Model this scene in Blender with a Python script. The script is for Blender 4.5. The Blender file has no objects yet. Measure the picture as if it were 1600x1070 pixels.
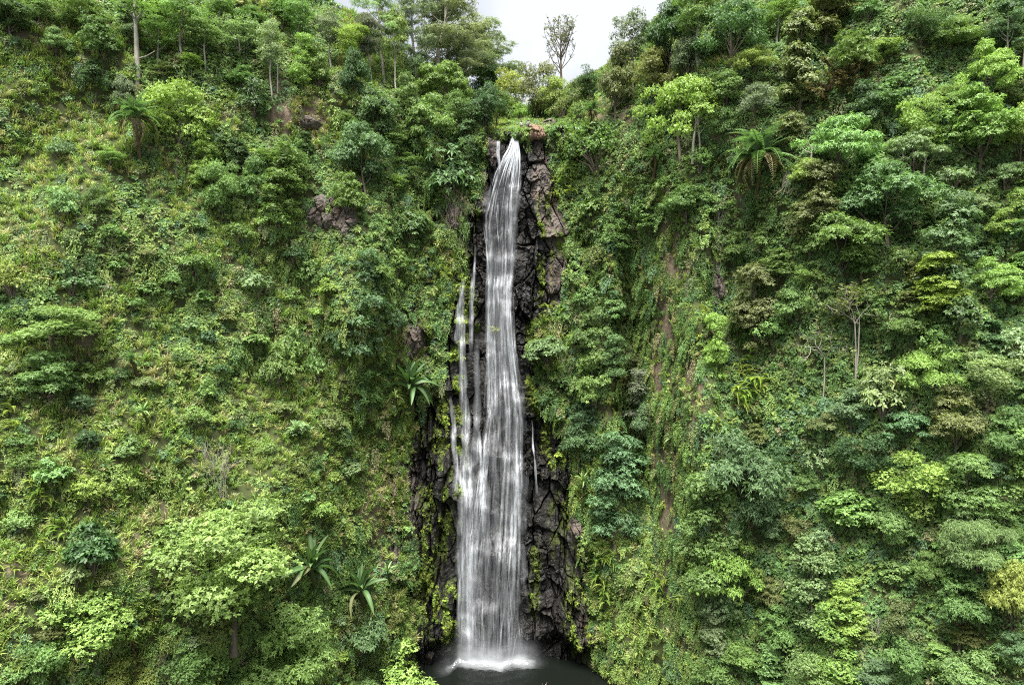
import bpy, bmesh, math, random
import numpy as np
from mathutils import Vector, Matrix
from mathutils.bvhtree import BVHTree

S = bpy.context.scene
COL = S.collection
R = math.radians
rng = np.random.default_rng(7)
random.seed(7)

# ------------------------------------------------------------------ camera
CAM_Z, FPX = 48.0, 1067.0            # drone hovering 48 m above the pool, 24 mm lens
cd = bpy.data.cameras.new('camera'); cam = bpy.data.objects.new('camera', cd); COL.objects.link(cam)
cam.location = (0, 0, CAM_Z); cam.rotation_euler = (R(90), 0, 0)
cd.sensor_width = 36; cd.lens = 24.0; cd.clip_start = 0.5; cd.clip_end = 4000
S.camera = cam

# ------------------------------------------------------------------ sky and light
SUN_ELEV, SUN_AZ = 69, 195           # soft light from above, a little behind the camera
w = bpy.data.worlds.new('World'); S.world = w; w.use_nodes = True
nt = w.node_tree; nt.nodes.clear()
out = nt.nodes.new('ShaderNodeOutputWorld')
sky = nt.nodes.new('ShaderNodeTexSky'); sky.sky_type = 'NISHITA'; sky.sun_disc = False
sky.sun_elevation = R(SUN_ELEV); sky.sun_rotation = R(SUN_AZ)
bg1 = nt.nodes.new('ShaderNodeBackground'); bg1.inputs[1].default_value = 0.05
nt.links.new(sky.outputs[0], bg1.inputs[0])
tc = nt.nodes.new('ShaderNodeTexCoord')
no = nt.nodes.new('ShaderNodeTexNoise'); no.inputs['Scale'].default_value = 5.0; no.inputs['Detail'].default_value = 5
nt.links.new(tc.outputs['Generated'], no.inputs['Vector'])
cr = nt.nodes.new('ShaderNodeValToRGB')
cr.color_ramp.elements[0].position = 0.36; cr.color_ramp.elements[0].color = (0.64, 0.675, 0.73, 1)
cr.color_ramp.elements[1].position = 0.64; cr.color_ramp.elements[1].color = (0.94, 0.95, 0.97, 1)
nt.links.new(no.outputs[0], cr.inputs[0])
bg2 = nt.nodes.new('ShaderNodeBackground'); bg2.inputs[1].default_value = 0.076
nt.links.new(cr.outputs[0], bg2.inputs[0])
mx = nt.nodes.new('ShaderNodeMixShader'); mx.inputs[0].default_value = 0.95
nt.links.new(bg1.outputs[0], mx.inputs[1]); nt.links.new(bg2.outputs[0], mx.inputs[2])
nt.links.new(mx.outputs[0], out.inputs[0])
sd = bpy.data.lights.new('sun', 'SUN'); sd.energy = 1.5; sd.angle = R(36); sd.color = (1.0, 0.97, 0.91)
sun = bpy.data.objects.new('sun', sd); COL.objects.link(sun)
az = R(SUN_AZ); el = R(SUN_ELEV)
sdir = Vector((math.sin(az)*math.cos(el), math.cos(az)*math.cos(el), math.sin(el)))
sun.rotation_euler = sdir.to_track_quat('Z', 'Y').to_euler(); sun.location = (0, 0, 200)
VS = S.view_settings
VS.view_transform = 'Standard'; VS.look = 'None'; VS.gamma = 1.0; VS.exposure = 3.8
try: VS.use_curve_mapping = False
except Exception: pass
S.cycles.max_bounces = 5; S.cycles.diffuse_bounces = 3; S.cycles.glossy_bounces = 2
S.cycles.transmission_bounces = 3; S.cycles.transparent_max_bounces = 16
S.cycles.use_denoising = False
S.cycles.filter_width = 1.1
S.cycles.caustics_reflective = False; S.cycles.caustics_refractive = False

# ------------------------------------------------------------------ small maths
def hsh(ix, iy, seed):
    h = (ix.astype(np.int64)*374761393 + iy.astype(np.int64)*668265263 + seed*1442695041) & 0xFFFFFFFF
    h = ((h ^ (h >> 13))*1274126177) & 0xFFFFFFFF
    h = (h ^ (h >> 16)) & 0xFFFFFFFF
    h = (h*2246822519) & 0xFFFFFFFF
    return ((h ^ (h >> 15)) & 0xFFFFFF)/float(0xFFFFFF)
def vn(x, y, seed=0):
    x = np.asarray(x, float); y = np.asarray(y, float)
    ix = np.floor(x); iy = np.floor(y); fx = x-ix; fy = y-iy
    fx = fx*fx*fx*(fx*(fx*6-15)+10); fy = fy*fy*fy*(fy*(fy*6-15)+10)
    a = hsh(ix, iy, seed); b = hsh(ix+1, iy, seed); c = hsh(ix, iy+1, seed); d = hsh(ix+1, iy+1, seed)
    return a+(b-a)*fx+(c-a)*fy+(a-b-c+d)*fx*fy
def fbm(x, y, seed=0, o=4):
    s = 0; amp = 1; t = 0
    for k in range(o):
        s = s+amp*vn(x*2**k+k*17.3, y*2**k-k*9.1, seed+k); t += amp; amp *= .5
    return s/t*2-1
def sst(a, b, x):
    t = np.clip((x-a)/(b-a), 0, 1); return t*t*(3-2*t)
def ip(x, pts):
    p = np.array(pts, float); return np.interp(x, p[:, 0], p[:, 1])
def voro(x, y, s, seed):
    """jittered-grid cells: value, offset from the cell's point, distance to the border"""
    x = x/s; y = y/s; ix = np.floor(x); iy = np.floor(y)
    f1 = np.full(x.shape, 9.); f2 = np.full(x.shape, 9.); v = np.zeros(x.shape); ox = np.zeros(x.shape); oy = np.zeros(x.shape); v2 = np.zeros(x.shape); v3 = np.zeros(x.shape)
    for a in (-1, 0, 1):
        for b in (-1, 0, 1):
            cx = ix+a; cy = iy+b
            px = cx+hsh(cx, cy, seed); py = cy+hsh(cx, cy, seed+1)
            d = np.hypot(x-px, y-py)
            n = d < f1
            f2 = np.where(n, f1, np.minimum(f2, d)); f1 = np.where(n, d, f1)
            v = np.where(n, hsh(cx, cy, seed+2), v); v2 = np.where(n, hsh(cx, cy, seed+3), v2); v3 = np.where(n, hsh(cx, cy, seed+4), v3)
            ox = np.where(n, x-px, ox); oy = np.where(n, y-py, oy)
    return v, v2, v3, ox*s, oy*s, (f2-f1)*s
def to_px(X, Y, Z):
    return 800+X/Y*FPX, 535-(Z-CAM_Z)/Y*FPX

# ------------------------------------------------------------------ terrain shape (metres; pool level z = 0)
OFF = [(-140, -74), (-100, -56), (-65, -38), (-45, -26), (-30, -14.5), (-22, -8), (-16, -2.5), (-12, -.4), (-8, 0), (5, 0), (9, -.6), (12, -2.2), (16, -5.2), (20, -8), (24, -13), (30, -18), (45, -29), (65, -41), (100, -58), (140, -76)]
LEAN = [(-140, .5), (-65, .48), (-45, .43), (-30, .32), (-20, .18), (-13, .09), (-8, .06), (6, .06), (12, .10), (20, .15), (30, .24), (45, .36), (65, .44), (140, .5)]
RIM = [(-140, 96), (-60, 92), (-30, 86), (-18, 83), (-9, 81), (-4, 80.6), (1, 80.5), (4, 81), (9, 82), (20, 83), (40, 88), (60, 92), (140, 96)]
LUP = [(-140, .7), (-45, .75), (-25, .9), (-15, 1.3), (-8, 1.9), (-2, 2.3), (6, 2.3), (12, 1.8), (20, 1.15), (35, .85), (60, .75), (140, .7)]
RIDGE = [(-140, 175), (-70, 143), (-48, 122), (-36, 111), (-26, 104), (-18, 99), (-10, 100), (-4, 100.5), (4, 100.5), (10, 99.5), (20, 101), (29, 106), (36, 111), (45, 119), (60, 134), (140, 175)]
def rocky(X):        # 1 on the bare central face, 0 on the vegetated slopes
    return sst(-19, -14.5, X)*(1-sst(10.5, 15, X))
def smooth_Y(X, Z):
    r = ip(X, RIM); g = ip(X, RIDGE)
    Y = 104+ip(X, OFF)+ip(X, LEAN)*(np.minimum(Z, r)-48)
    up = np.clip(Z, r, g)-r
    return Y+ip(X, LUP)*up*(0.75+0.25*sst(0, 10, up))
def terrain_Y(X, Z):
    Y = smooth_Y(X, Z); k = 1-rocky(X)*(1-sst(78, 84, Z))
    n = 5.6*fbm(X/19, Z/27, 11, 3)+2.2*fbm(X/7, Z/10, 31, 3)+.55*fbm(X/2.2, Z/3.2, 51, 2)
    # gullies running down the slope
    n = n+3.0*np.abs(fbm(X/9+.25*fbm(X/9, Z/9, 77, 2), Z/45, 71, 2))-.5
    Y = Y+n*(.15+.85*k)
    g = lambda cx, cz, sx, sz: np.exp(-((X-cx)/sx)**2-((Z-cz)/sz)**2)
    Y = Y+7.5*g(18.0, 37, 1.9, 10)+6*g(17.6, 57, 2.0, 9)-5.5*g(24, 34, 3.0, 30)-3.5*g(36, 60, 4, 14)+3*g(30, 50, 3, 14)-2.2*g(12.5, 44, 2.2, 12)
    Y = Y+3.0*g(-34, 78, 4, 4)-4.5*g(-21, 55, 4, 9)+3*g(-29, 50, 3, 10)-3*g(-38, 62, 5, 10)-3*g(-40, 24, 6, 8)+2.5*g(-50, 42, 5, 8)+2.5*g(-53, 79, 5, 4)
    wl = sst(19.5, 21, X)*(1-sst(27, 30, X))*(1-sst(64, 70, Z))
    Y = Y+wl*(1.5*fbm(X/1.3, Z/16, 171, 3)+.8*fbm(X/.8, Z/7, 173, 2))
    return Y+4.2*rocky(X)*(1-sst(78, 81, Z))
# ------------------------------------------------------------------ materials
def mat(name):
    m = bpy.data.materials.new(name); m.use_nodes = True
    n = m.node_tree.nodes; b = n['Principled BSDF']; return m, n, m.node_tree.links, b
def N(n, t, **kw):
    x = n.new(t)
    for k, v in kw.items():
        if k.startswith('i_'): x.inputs[k[2:].replace('_', ' ')].default_value = v
        else: setattr(x, k, v)
    return x
def mixc(n, l, fac, a, b, mode='MIX'):
    x = n.new('ShaderNodeMix'); x.data_type = 'RGBA'; x.blend_type = mode
    for s, v in ((x.inputs[0], fac), (x.inputs[6], a), (x.inputs[7], b)):
        if hasattr(v, 'is_output'): l.new(v, s)
        else: s.default_value = v if not isinstance(v, tuple) else (*v, 1)
    return x.outputs[2]
def noise(n, l, scale, detail=4, vec=None, rough=.55):
    x = N(n, 'ShaderNodeTexNoise'); x.inputs['Scale'].default_value = scale; x.inputs['Detail'].default_value = detail; x.inputs['Roughness'].default_value = rough
    if vec is not None: l.new(vec, x.inputs['Vector'])
    return x.outputs[0]
def ramp(n, l, fac, stops):
    x = n.new('ShaderNodeValToRGB'); e = x.color_ramp.elements
    while len(e) < len(stops): e.new(.5)
    for k, (p, c) in enumerate(stops):
        e[k].position = p; e[k].color = (*c, 1) if isinstance(c, tuple) else (c, c, c, 1)
    l.new(fac, x.inputs[0]); return x.outputs[0]
def leaf_mat(name, source, transl=.40, rough=.46, spec=.28):
    """source: 'object' takes the object's own colour, 'scatter' the point's tint, or an rgb tuple"""
    m, n, l, b = mat(name)
    if source == 'object': c = N(n, 'ShaderNodeObjectInfo').outputs['Color']
    elif source == 'scatter':
        a = N(n, 'ShaderNodeAttribute', attribute_type='INSTANCER', attribute_name='tint'); c = a.outputs['Color']
    else:
        r_ = N(n, 'ShaderNodeRGB'); r_.outputs[0].default_value = (*source, 1); c = r_.outputs[0]
    lv = N(n, 'ShaderNodeAttribute', attribute_type='GEOMETRY', attribute_name='lv').outputs['Fac']
    mr = N(n, 'ShaderNodeMapRange'); l.new(lv, mr.inputs[0]); mr.inputs[3].default_value = .52; mr.inputs[4].default_value = 1.66
    h = N(n, 'ShaderNodeHueSaturation'); h.inputs['Saturation'].default_value = .93; l.new(c, h.inputs['Color']); l.new(mr.outputs[0], h.inputs['Value'])
    pw = N(n, 'ShaderNodeMath', operation='POWER'); l.new(lv, pw.inputs[0]); pw.inputs[1].default_value = 6
    ml = N(n, 'ShaderNodeMath', operation='MULTIPLY'); l.new(pw.outputs[0], ml.inputs[0]); ml.inputs[1].default_value = .35
    c2 = mixc(n, l, ml.outputs[0], h.outputs[0], (.22, .23, .06))
    l.new(c2, b.inputs['Base Color']); b.inputs['Roughness'].default_value = rough; b.inputs['Specular IOR Level'].default_value = spec
    t = N(n, 'ShaderNodeBsdfTranslucent'); c3 = mixc(n, l, 1.0, c2, (1.0, 1.1, .6), 'MULTIPLY'); l.new(c3, t.inputs[0])
    ms = N(n, 'ShaderNodeMixShader'); ms.inputs[0].default_value = transl
    l.new(b.outputs[0], ms.inputs[1]); l.new(t.outputs[0], ms.inputs[2]); l.new(ms.outputs[0], n['Material Output'].inputs[0])
    return m
M = {}
M['leaf'] = leaf_mat('leaf', 'object')
M['cover'] = leaf_mat('cover_leaf', 'scatter')
M['grass'] = leaf_mat('grass_blade', 'scatter', .3, .6, .2)
M['moss'] = leaf_mat('moss', 'scatter', .15, .8, .1)
M['paddle'] = leaf_mat('paddle_leaf', 'object', .3, .5, .25)
def bark_mat(name, a, b_, scale=3.):
    m, n, l, b = mat(name)
    o = N(n, 'ShaderNodeTexCoord').outputs['Object']
    mp = N(n, 'ShaderNodeMapping'); mp.inputs['Scale'].default_value = (1, 1, .25); l.new(o, mp.inputs[0])
    f = noise(n, l, scale, 5, mp.outputs[0]); c = ramp(n, l, f, [(.3, a), (.7, b_)])
    l.new(c, b.inputs['Base Color']); b.inputs['Roughness'].default_value = .9; b.inputs['Specular IOR Level'].default_value = .15
    bp = N(n, 'ShaderNodeBump'); bp.inputs['Strength'].default_value = .5; bp.inputs['Distance'].default_value = .06; l.new(f, bp.inputs['Height']); l.new(bp.outputs[0], b.inputs['Normal'])
    return m
M['bark'] = bark_mat('bark', (.05, .04, .03), (.15, .125, .10))
M['bark_pale'] = bark_mat('pale_bark', (.12, .11, .09), (.36, .34, .29), 2.)
M['bark_moss'] = bark_mat('mossy_bark', (.04, .028, .018), (.115, .085, .04))
M['deadwood'] = bark_mat('dead_wood', (.13, .115, .10), (.32, .29, .25))

# soil of the slopes; attribute "dry" = bare reddish earth, "dark" = wet black soil
m, n, l, b = mat('hillside_soil')
o = N(n, 'ShaderNodeTexCoord').outputs['Object']
f1 = noise(n, l, .35, 6, o, .65); f2 = noise(n, l, 2.2, 6, o, .7)
c = mixc(n, l, f1, (.026, .036, .012), (.05, .052, .024)); c = mixc(n, l, f2, c, (.04, .05, .018))
dr = N(n, 'ShaderNodeAttribute', attribute_type='GEOMETRY', attribute_name='dry').outputs['Fac']
cd_ = ramp(n, l, f2, [(.3, (.07, .054, .040)), (.55, (.15, .115, .085)), (.75, (.24, .20, .155))])
c = mixc(n, l, dr, c, cd_)
l.new(c, b.inputs['Base Color']); b.inputs['Roughness'].default_value = .95; b.inputs['Specular IOR Level'].default_value = .1
bp = N(n, 'ShaderNodeBump'); bp.inputs['Strength'].default_value = .8; bp.inputs['Distance'].default_value = .25; l.new(f2, bp.inputs['Height']); l.new(bp.outputs[0], b.inputs['Normal'])
M['soil'] = m
# basalt of the face; attributes "dry" (weathered brown rock), "moss"
def rock_mat(name, attr=True, dryness=0., orange=0.):
    m, n, l, b = mat(name)
    o = N(n, 'ShaderNodeTexCoord').outputs['Object']
    f1 = noise(n, l, .5, 6, o, .65); f2 = noise(n, l, 3.2, 6, o, .7)
    mp = N(n, 'ShaderNodeMapping'); mp.inputs['Scale'].default_value = (1.6, 1.6, .16); l.new(o, mp.inputs[0])
    f3 = noise(n, l, 1.4, 5, mp.outputs[0], .6)
    wet = ramp(n, l, f3, [(.3, (.003, .003, .003)), (.58, (.0092, .0090, .0086)), (.85, (.025, .0245, .023))])
    dryc = ramp(n, l, f2, [(.28, (.045, .039, .035)), (.5, (.105, .09, .079)), (.75, (.19, .162, .142))])
    dryc = mixc(n, l, ramp(n, l, f1, [(.48, 0.), (.7, .55)]), dryc, (.14, .085, .058))
    if orange: dryc = mixc(n, l, orange, dryc, (.215, .125, .08))
    if attr:
        d = N(n, 'ShaderNodeAttribute', attribute_type='GEOMETRY', attribute_name='dry').outputs['Fac']
        ms = N(n, 'ShaderNodeAttribute', attribute_type='GEOMETRY', attribute_name='moss').outputs['Fac']
        c = mixc(n, l, d, wet, dryc)
        k = N(n, 'ShaderNodeMath', operation='MULTIPLY'); l.new(ms, k.inputs[0]); l.new(ramp(n, l, f2, [(.42, 0.), (.58, 1.)]), k.inputs[1])
        c = mixc(n, l, k.outputs[0], c, mixc(n, l, f1, (.065, .105, .014), (.14, .18, .022)))
        rg = N(n, 'ShaderNodeMapRange'); l.new(d, rg.inputs[0]); rg.inputs[3].default_value = .5; rg.inputs[4].default_value = .9; l.new(rg.outputs[0], b.inputs['Roughness'])
    else:
        c = mixc(n, l, dryness, wet, dryc); b.inputs['Roughness'].default_value = .4+.5*dryness
    l.new(c, b.inputs['Base Color']); b.inputs['Specular IOR Level'].default_value = .16
    bp = N(n, 'ShaderNodeBump'); bp.inputs['Strength'].default_value = .7; bp.inputs['Distance'].default_value = .12; l.new(f2, bp.inputs['Height']); l.new(bp.outputs[0], b.inputs['Normal'])
    return m
M['basalt'] = rock_mat('wet_basalt')
M['orange_rock'] = rock_mat('orange_brown_rock', False, 1., .55)
M['grey_rock'] = rock_mat('weathered_grey_rock', False, .8)
M['wet_rock'] = rock_mat('wet_boulder', False, .12)

# ------------------------------------------------------------------ mesh helpers
def mesh_np(name, V, F, mats=(), attrs=None, smooth=False, mi=None):
    """V (n,3); F (m,3) or (m,4) or a list of such arrays"""
    Fs = F if isinstance(F, (list, tuple)) else [F]
    Fs = [np.asarray(f, np.int32) for f in Fs if len(f)]
    me = bpy.data.meshes.new(name); V = np.asarray(V, np.float32)
    me.vertices.add(len(V)); me.vertices.foreach_set('co', V.ravel())
    lv = np.concatenate([f.ravel() for f in Fs]); tot = np.concatenate([np.full(len(f), f.shape[1], np.int32) for f in Fs])
    me.loops.add(len(lv)); me.loops.foreach_set('vertex_index', lv)
    st = np.concatenate([[0], np.cumsum(tot)[:-1]]).astype(np.int32)
    me.polygons.add(len(tot)); me.polygons.foreach_set('loop_start', st); me.polygons.foreach_set('loop_total', tot)
    if mi is not None: me.polygons.foreach_set('material_index', np.asarray(mi, np.int32))
    me.polygons.foreach_set('use_smooth', np.full(len(tot), bool(smooth)))
    for mt in mats: me.materials.append(M[mt] if isinstance(mt, str) else mt)
    for k, a in (attrs or {}).items():
        at = me.attributes.new(k, 'FLOAT', 'POINT'); at.data.foreach_set('value', np.asarray(a, np.float32))
    me.update(calc_edges=True); me.validate(); return me
def add(name, me, parent=None, loc=None, rot=None, scale=None, color=None):
    o = bpy.data.objects.new(name, me); COL.objects.link(o)
    if parent is not None: o.parent = parent
    if loc is not None: o.location = loc
    if rot is not None: o.rotation_euler = rot
    if scale is not None: o.scale = scale
    if color is not None: o.color = (*color, 1)
    return o
def tag(o, label=None, cat=None, group=None, kind=None):
    for k, v in (('label', label), ('category', cat), ('group', group), ('kind', kind)):
        if v: o[k] = v
    return o
class MB:
    """collects vertices and faces of several pieces of one mesh"""
    def __init__(s): s.V = []; s.T = []; s.Q = []; s.lv = []; s.n = 0; s.tm = []; s.qm = []; s.eg = []
    def put(s, V, T=None, Q=None, lv=.5, m=0):
        V = np.asarray(V, float).reshape(-1, 3); s.V.append(V)
        if T is not None and len(T): T = np.asarray(T).reshape(-1, 3); s.T.append(T+s.n); s.tm += [m]*len(T)
        if Q is not None and len(Q): Q = np.asarray(Q).reshape(-1, 4); s.Q.append(Q+s.n); s.qm += [m]*len(Q)
        s.lv.append(np.broadcast_to(np.asarray(lv, float), (len(V),))); s.n += len(V)
    def tube(s, P, rad, k=6, m=0, lv=.5):
        P = np.asarray(P, float); rad = np.broadcast_to(np.asarray(rad, float), (len(P),))
        T = np.gradient(P, axis=0); T /= np.linalg.norm(T, axis=1)[:, None]+1e-9
        ref = np.array([1., 0, 0]) if abs(T[0][0]) < .8 else np.array([0, 1., 0])
        U = np.cross(T, ref); U /= np.linalg.norm(U, axis=1)[:, None]+1e-9; W = np.cross(T, U)
        a = np.linspace(0, 2*np.pi, k, endpoint=False)
        V = P[:, None]+rad[:, None, None]*(U[:, None]*np.cos(a)[None, :, None]+W[:, None]*np.sin(a)[None, :, None])
        i = np.arange(len(P)-1)[:, None]*k; j = np.arange(k)[None]; j2 = (j+1) % k
        Q = np.stack([i+j, i+j2, i+k+j2, i+k+j], -1).reshape(-1, 4)
        s.put(V.reshape(-1, 3), Q=Q, m=m, lv=lv)
    def mesh(s, name, mats, smooth=False):
        F = []; mi = []
        if s.T: F.append(np.concatenate(s.T)); mi += s.tm
        if s.Q: F.append(np.concatenate(s.Q)); mi += s.qm
        at = {'lv': np.concatenate(s.lv)}
        if s.eg: at['edge'] = np.concatenate(s.eg)
        return mesh_np(name, np.concatenate(s.V), F, mats, at, smooth, mi)
def nrm(v): return v/(np.linalg.norm(v, axis=-1, keepdims=True)+1e-9)
def leaves(mb, P, A, n, L, W, el=(-.25, .6), droop=.12, g=rng, m=0, lvb=None):
    """a rosette of n folded leaves at each point P around axis A"""
    k = len(P); A = nrm(nrm(A)+g.normal(0, .28, (k, 3))); ref = nrm(g.normal(size=(k, 3))); U = nrm(np.cross(A, ref)); Wv = np.cross(A, U)
    ph = (np.arange(n)[None]*2*np.pi/n+g.uniform(0, 6.28, (k, 1))+g.normal(0, .35, (k, n)))
    e = g.uniform(*el, (k, n))
    rad = U[:, None]*np.cos(ph)[..., None]+Wv[:, None]*np.sin(ph)[..., None]
    d = nrm(rad*np.cos(e)[..., None]+A[:, None]*np.sin(e)[..., None])
    s = nrm(np.cross(d, A[:, None]+.001)); up = np.cross(s, d)
    rs = g.uniform(.6, 1.3, (k, 1, 1)); ll = rs*L*g.uniform(.6, 1.25, (k, n, 1)); ww = rs*W*g.uniform(.75, 1.25, (k, n, 1))
    b = P[:, None]+d*ll*.06
    t = P[:, None]+d*ll; t[..., 2] -= droop*ll[..., 0]
    mid = P[:, None]+d*ll*.5+up*ll*.07
    v = np.stack([b, mid+s*ww*.5-up*ww*.14, t, mid-s*ww*.5-up*ww*.14], 2).reshape(-1, 3)
    i = np.arange(k*n)[:, None]*4; T = np.concatenate([i+[0, 1, 2], i+[0, 2, 3]], 1).reshape(-1, 3)
    base = g.uniform(0, 1, (k, 1)) if lvb is None else lvb[:, None]
    lv = np.clip(.72*base+.28*g.uniform(0, 1, (k, n)), 0, 1)
    mb.put(v, T=T, lv=np.repeat(lv.ravel(), 4), m=m)
# ------------------------------------------------------------------ the hillside (one sheet from the gorge floor over the slopes to the plateau)
def bare_edges(v):   # where the naked face begins and ends on each level (v counts down the wall as seen from the hovering drone)
    Lx = np.interp(v, [190, 205, 230, 260, 300, 340, 380, 420, 470, 500, 550, 600, 650, 700, 800, 850, 900, 950, 1000, 1060], [768, 766, 760, 762, 757, 738, 732, 716, 706, 702, 706, 697, 664, 644, 642, 652, 656, 660, 652, 650])
    Rx = np.interp(v, [190, 205, 230, 260, 300, 340, 380, 420, 470, 500, 550, 600, 650, 700, 800, 850, 900, 950, 1000, 1060], [860, 860, 858, 862, 872, 880, 880, 874, 876, 834, 822, 834, 852, 880, 898, 902, 906, 914, 920, 925])
    return Lx, Rx
EARTH = [(640, 530, 34, 42, 1), (600, 800, 42, 85, .8), (1120, 440, 11, 40, 1), (1043, 800, 14, 60, .8), (470, 185, 55, 32, .9), (437, 132, 22, 26, .7), (903, 822, 14, 20, 1), (1048, 450, 26, 110, .9), (1040, 720, 18, 80, .85), (1048, 920, 12, 90, .7), (1030, 580, 14, 80, .8), (20, 910, 30, 40, .7), (215, 855, 22, 26, .8), (230, 800, 40, 22, .5),
         (130, 530, 24, 26, .6), (160, 640, 22, 28, .5), (280, 650, 26, 18, .5), (705, 330, 14, 45, .8), (860, 440, 26, 60, .6), (960, 170, 60, 26, .5), (1130, 210, 22, 22, .7), (1300, 60, 40, 14, .6), (1085, 620, 20, 70, .65), (590, 920, 30, 80, .5), (70, 170, 22, 18, .5), (512, 335, 40, 30, 1), (1160, 320, 14, 30, .5), (60, 60, 60, 18, .4), (940, 640, 14, 30, .5)]
def earth(u, v):
    d = np.zeros(np.shape(u))
    for a, b_, rx, ry, k in EARTH:
        q = ((u-a)/rx)**2+((v-b_)/ry)**2
        d = np.maximum(d, k*(1-sst(.35, 1.25, q+.5*fbm(u/14, v/22, 5, 3))))
    return d
xs = np.concatenate([np.arange(-130, -72, 1.8), np.arange(-72, 72, .62), np.arange(72, 131, 1.8)])
rowsZ = np.arange(-2.0, 1.0001, 1/230)      # profile parameter: cliff foot .. ridge
t_ = np.linspace(0, 1, 215)
Xg, Tg = np.meshgrid(xs, t_)
Zg = -2.0+(ip(Xg, RIDGE)+2.0)*Tg
Yg = terrain_Y(Xg, Zg)
def floor_z(X, Y):
    d = np.hypot((X+1.5)/14.5, (Y-97)/11.5)
    return -2.0+3.2*sst(.95, 1.25, d+.1*fbm(X/4, Y/4, 3, 2))+.5*fbm(X/5, Y/5, 4, 3)*sst(1.1, 1.4, d)
front = []
for k in (70, 45, 28, 18, 12, 8, 5, 2.5):
    yy = Yg[0]-k; front.append((xs, yy, floor_z(xs, yy)))
back = []
for k in (4, 9, 16, 26, 40, 60, 90):
    yy = Yg[-1]+k; back.append((xs, yy, Zg[-1]-.04*k+1.2*fbm(xs/12, yy/12, 9, 3)))
Xa = np.concatenate([[f[0] for f in front], Xg, [f[0] for f in back]])
Ya = np.concatenate([[f[1] for f in front], Yg, [f[1] for f in back]])
Za = np.concatenate([[f[2] for f in front], Zg, [f[2] for f in back]])
Za[8] = np.minimum(Za[8], floor_z(xs, Ya[8]))
nr, nc = Xa.shape
idx = np.arange(nr*nc).reshape(nr, nc)
Qa = np.stack([idx[:-1, :-1], idx[:-1, 1:], idx[1:, 1:], idx[1:, :-1]], -1).reshape(-1, 4)
Va = np.stack([Xa, Ya, Za], -1).reshape(-1, 3)
ua, va = to_px(Va[:, 0], np.maximum(Va[:, 1], 5), Va[:, 2])
dryA = earth(ua, va)
hill = add('hillside', mesh_np('hillside', Va, Qa, ['soil'], {'dry': dryA}, True)); tag(hill, kind='structure')

# ------------------------------------------------------------------ the bare basalt face behind the fall: jointed blocks and columns with real depth
rx = np.arange(-20.5, 16.5, .125); rz = np.arange(-2.2, 84.2, .135)
RX, RZ = np.meshgrid(rx, rz)
wx = RX+.5*fbm(RX/2.5, RZ/3.5, 201, 3); wz = RZ+.5*fbm(RX/2.5, RZ/2.5, 211, 3)
RY = smooth_Y(RX, np.minimum(RZ, 80.6))+.9+1.1*fbm(RX/9, RZ/14, 221, 3)
a1, a2, a3, ax, ay, ab = voro(wx, wz*.42, 3.1, 301)
d1 = (a1-.5)*1.7+(a2-.5)*.75*ax+(a3-.5)*.9*ay
b1, b2, b3, bx_, by_, bb = voro(wx+7, wz*.5, 1.15, 401)
d2 = (b1-.5)*.75+(b2-.5)*.9*bx_+(b3-.5)*.8*by_
c1, c2, c3, cx_, cy_, cb = voro(wx+3, wz*.7, .48, 501)
d3 = (c1-.5)*.26+(c2-.5)*.7*cx_+(c3-.5)*.6*cy_
rub = sst(-.25, .3, fbm(RX/4.5, RZ/6, 641, 3)); lay = (RZ+.35*RX+4.5*fbm(RX/5, RZ/7, 651, 4))/7.5; lay = lay-np.floor(lay)
RY = RY+1.5*(lay-.5)*sst(.35, .75, vn(RX/5, RZ/8, 661))
d2 = d2*(.35+.85*rub); d3 = d3*(.25+1.0*rub)
RY = RY+d1+d2+d3+.9*(1-sst(0, .16, ab))+.4*rub*(1-sst(0, .10, bb))+.16*rub*(1-sst(0, .06, cb))+.12*fbm(RX/.5, RZ/.5, 601, 3)
# upright columns low on both flanks
colk = sst(-9.5, -11.5, RX)*(1-sst(36, 44, RZ))+.7*sst(6, 8, RX)*(1-sst(28, 36, RZ))
e1, e2, e3, ex_, ey_, eb = voro(wx*1.0, wz*.08, .95, 701)
RY = RY+colk*((e1-.5)*1.7+.9*(1-sst(0, .14, eb)))
# undercut at the foot, the ledge half way, the notch of the lip
RY = RY+2.6*(1-sst(1.0, 4.5, RZ+1.2*fbm(RX/2.5, RZ*0, 611, 3)-2.2*sst(3, 8, np.abs(RX+3.5))*0))*1.0
RY = RY-1.0*np.exp(-((RZ-(535-505)/1067*104-48)/.9)**2)*sst(-9.5, -8.5, RX)*(1-sst(-5.5, -4.5, RX))
RY = RY-.9*np.exp(-((RZ-60.5)/1.1)**2-((RX+2.0)/2.2)**2)
# dips behind the slopes at its edges
RY = RY+4.5*(1-sst(-20.4, -16.5, RX))+5*sst(13, 16.3, RX)
lipn = np.exp(-((RX-.45)/.55)**2)*1.0+.8*np.exp(-((RX+2.2)/.3)**2)
ztop = 81.2+.8*fbm(rx/2.0, rx*0, 621, 3)+.5*sst(7, 9, rx)-.3*sst(1.5, 3, rx)*(1-sst(7, 8, rx))
ztop = ztop*(1-np.exp(-((rx-.45)/1.6)**2))+81.0*np.exp(-((rx-.45)/1.6)**2)
over = np.clip(RZ-(ztop[None]-lipn), 0, None)
RY = RY+over*3.2
RZ2 = np.minimum(RZ, ztop[None]-lipn+over*.12)
ur, vr = to_px(RX, RY, RZ2)
Lb, Rb = bare_edges(vr); jit = 20*fbm(ur/16, vr/26, 21, 4)
bareR = sst(-8, 6, ur-Lb+jit)*sst(-8, 6, Rb-ur+jit)
dry = np.zeros(ur.shape)
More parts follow.
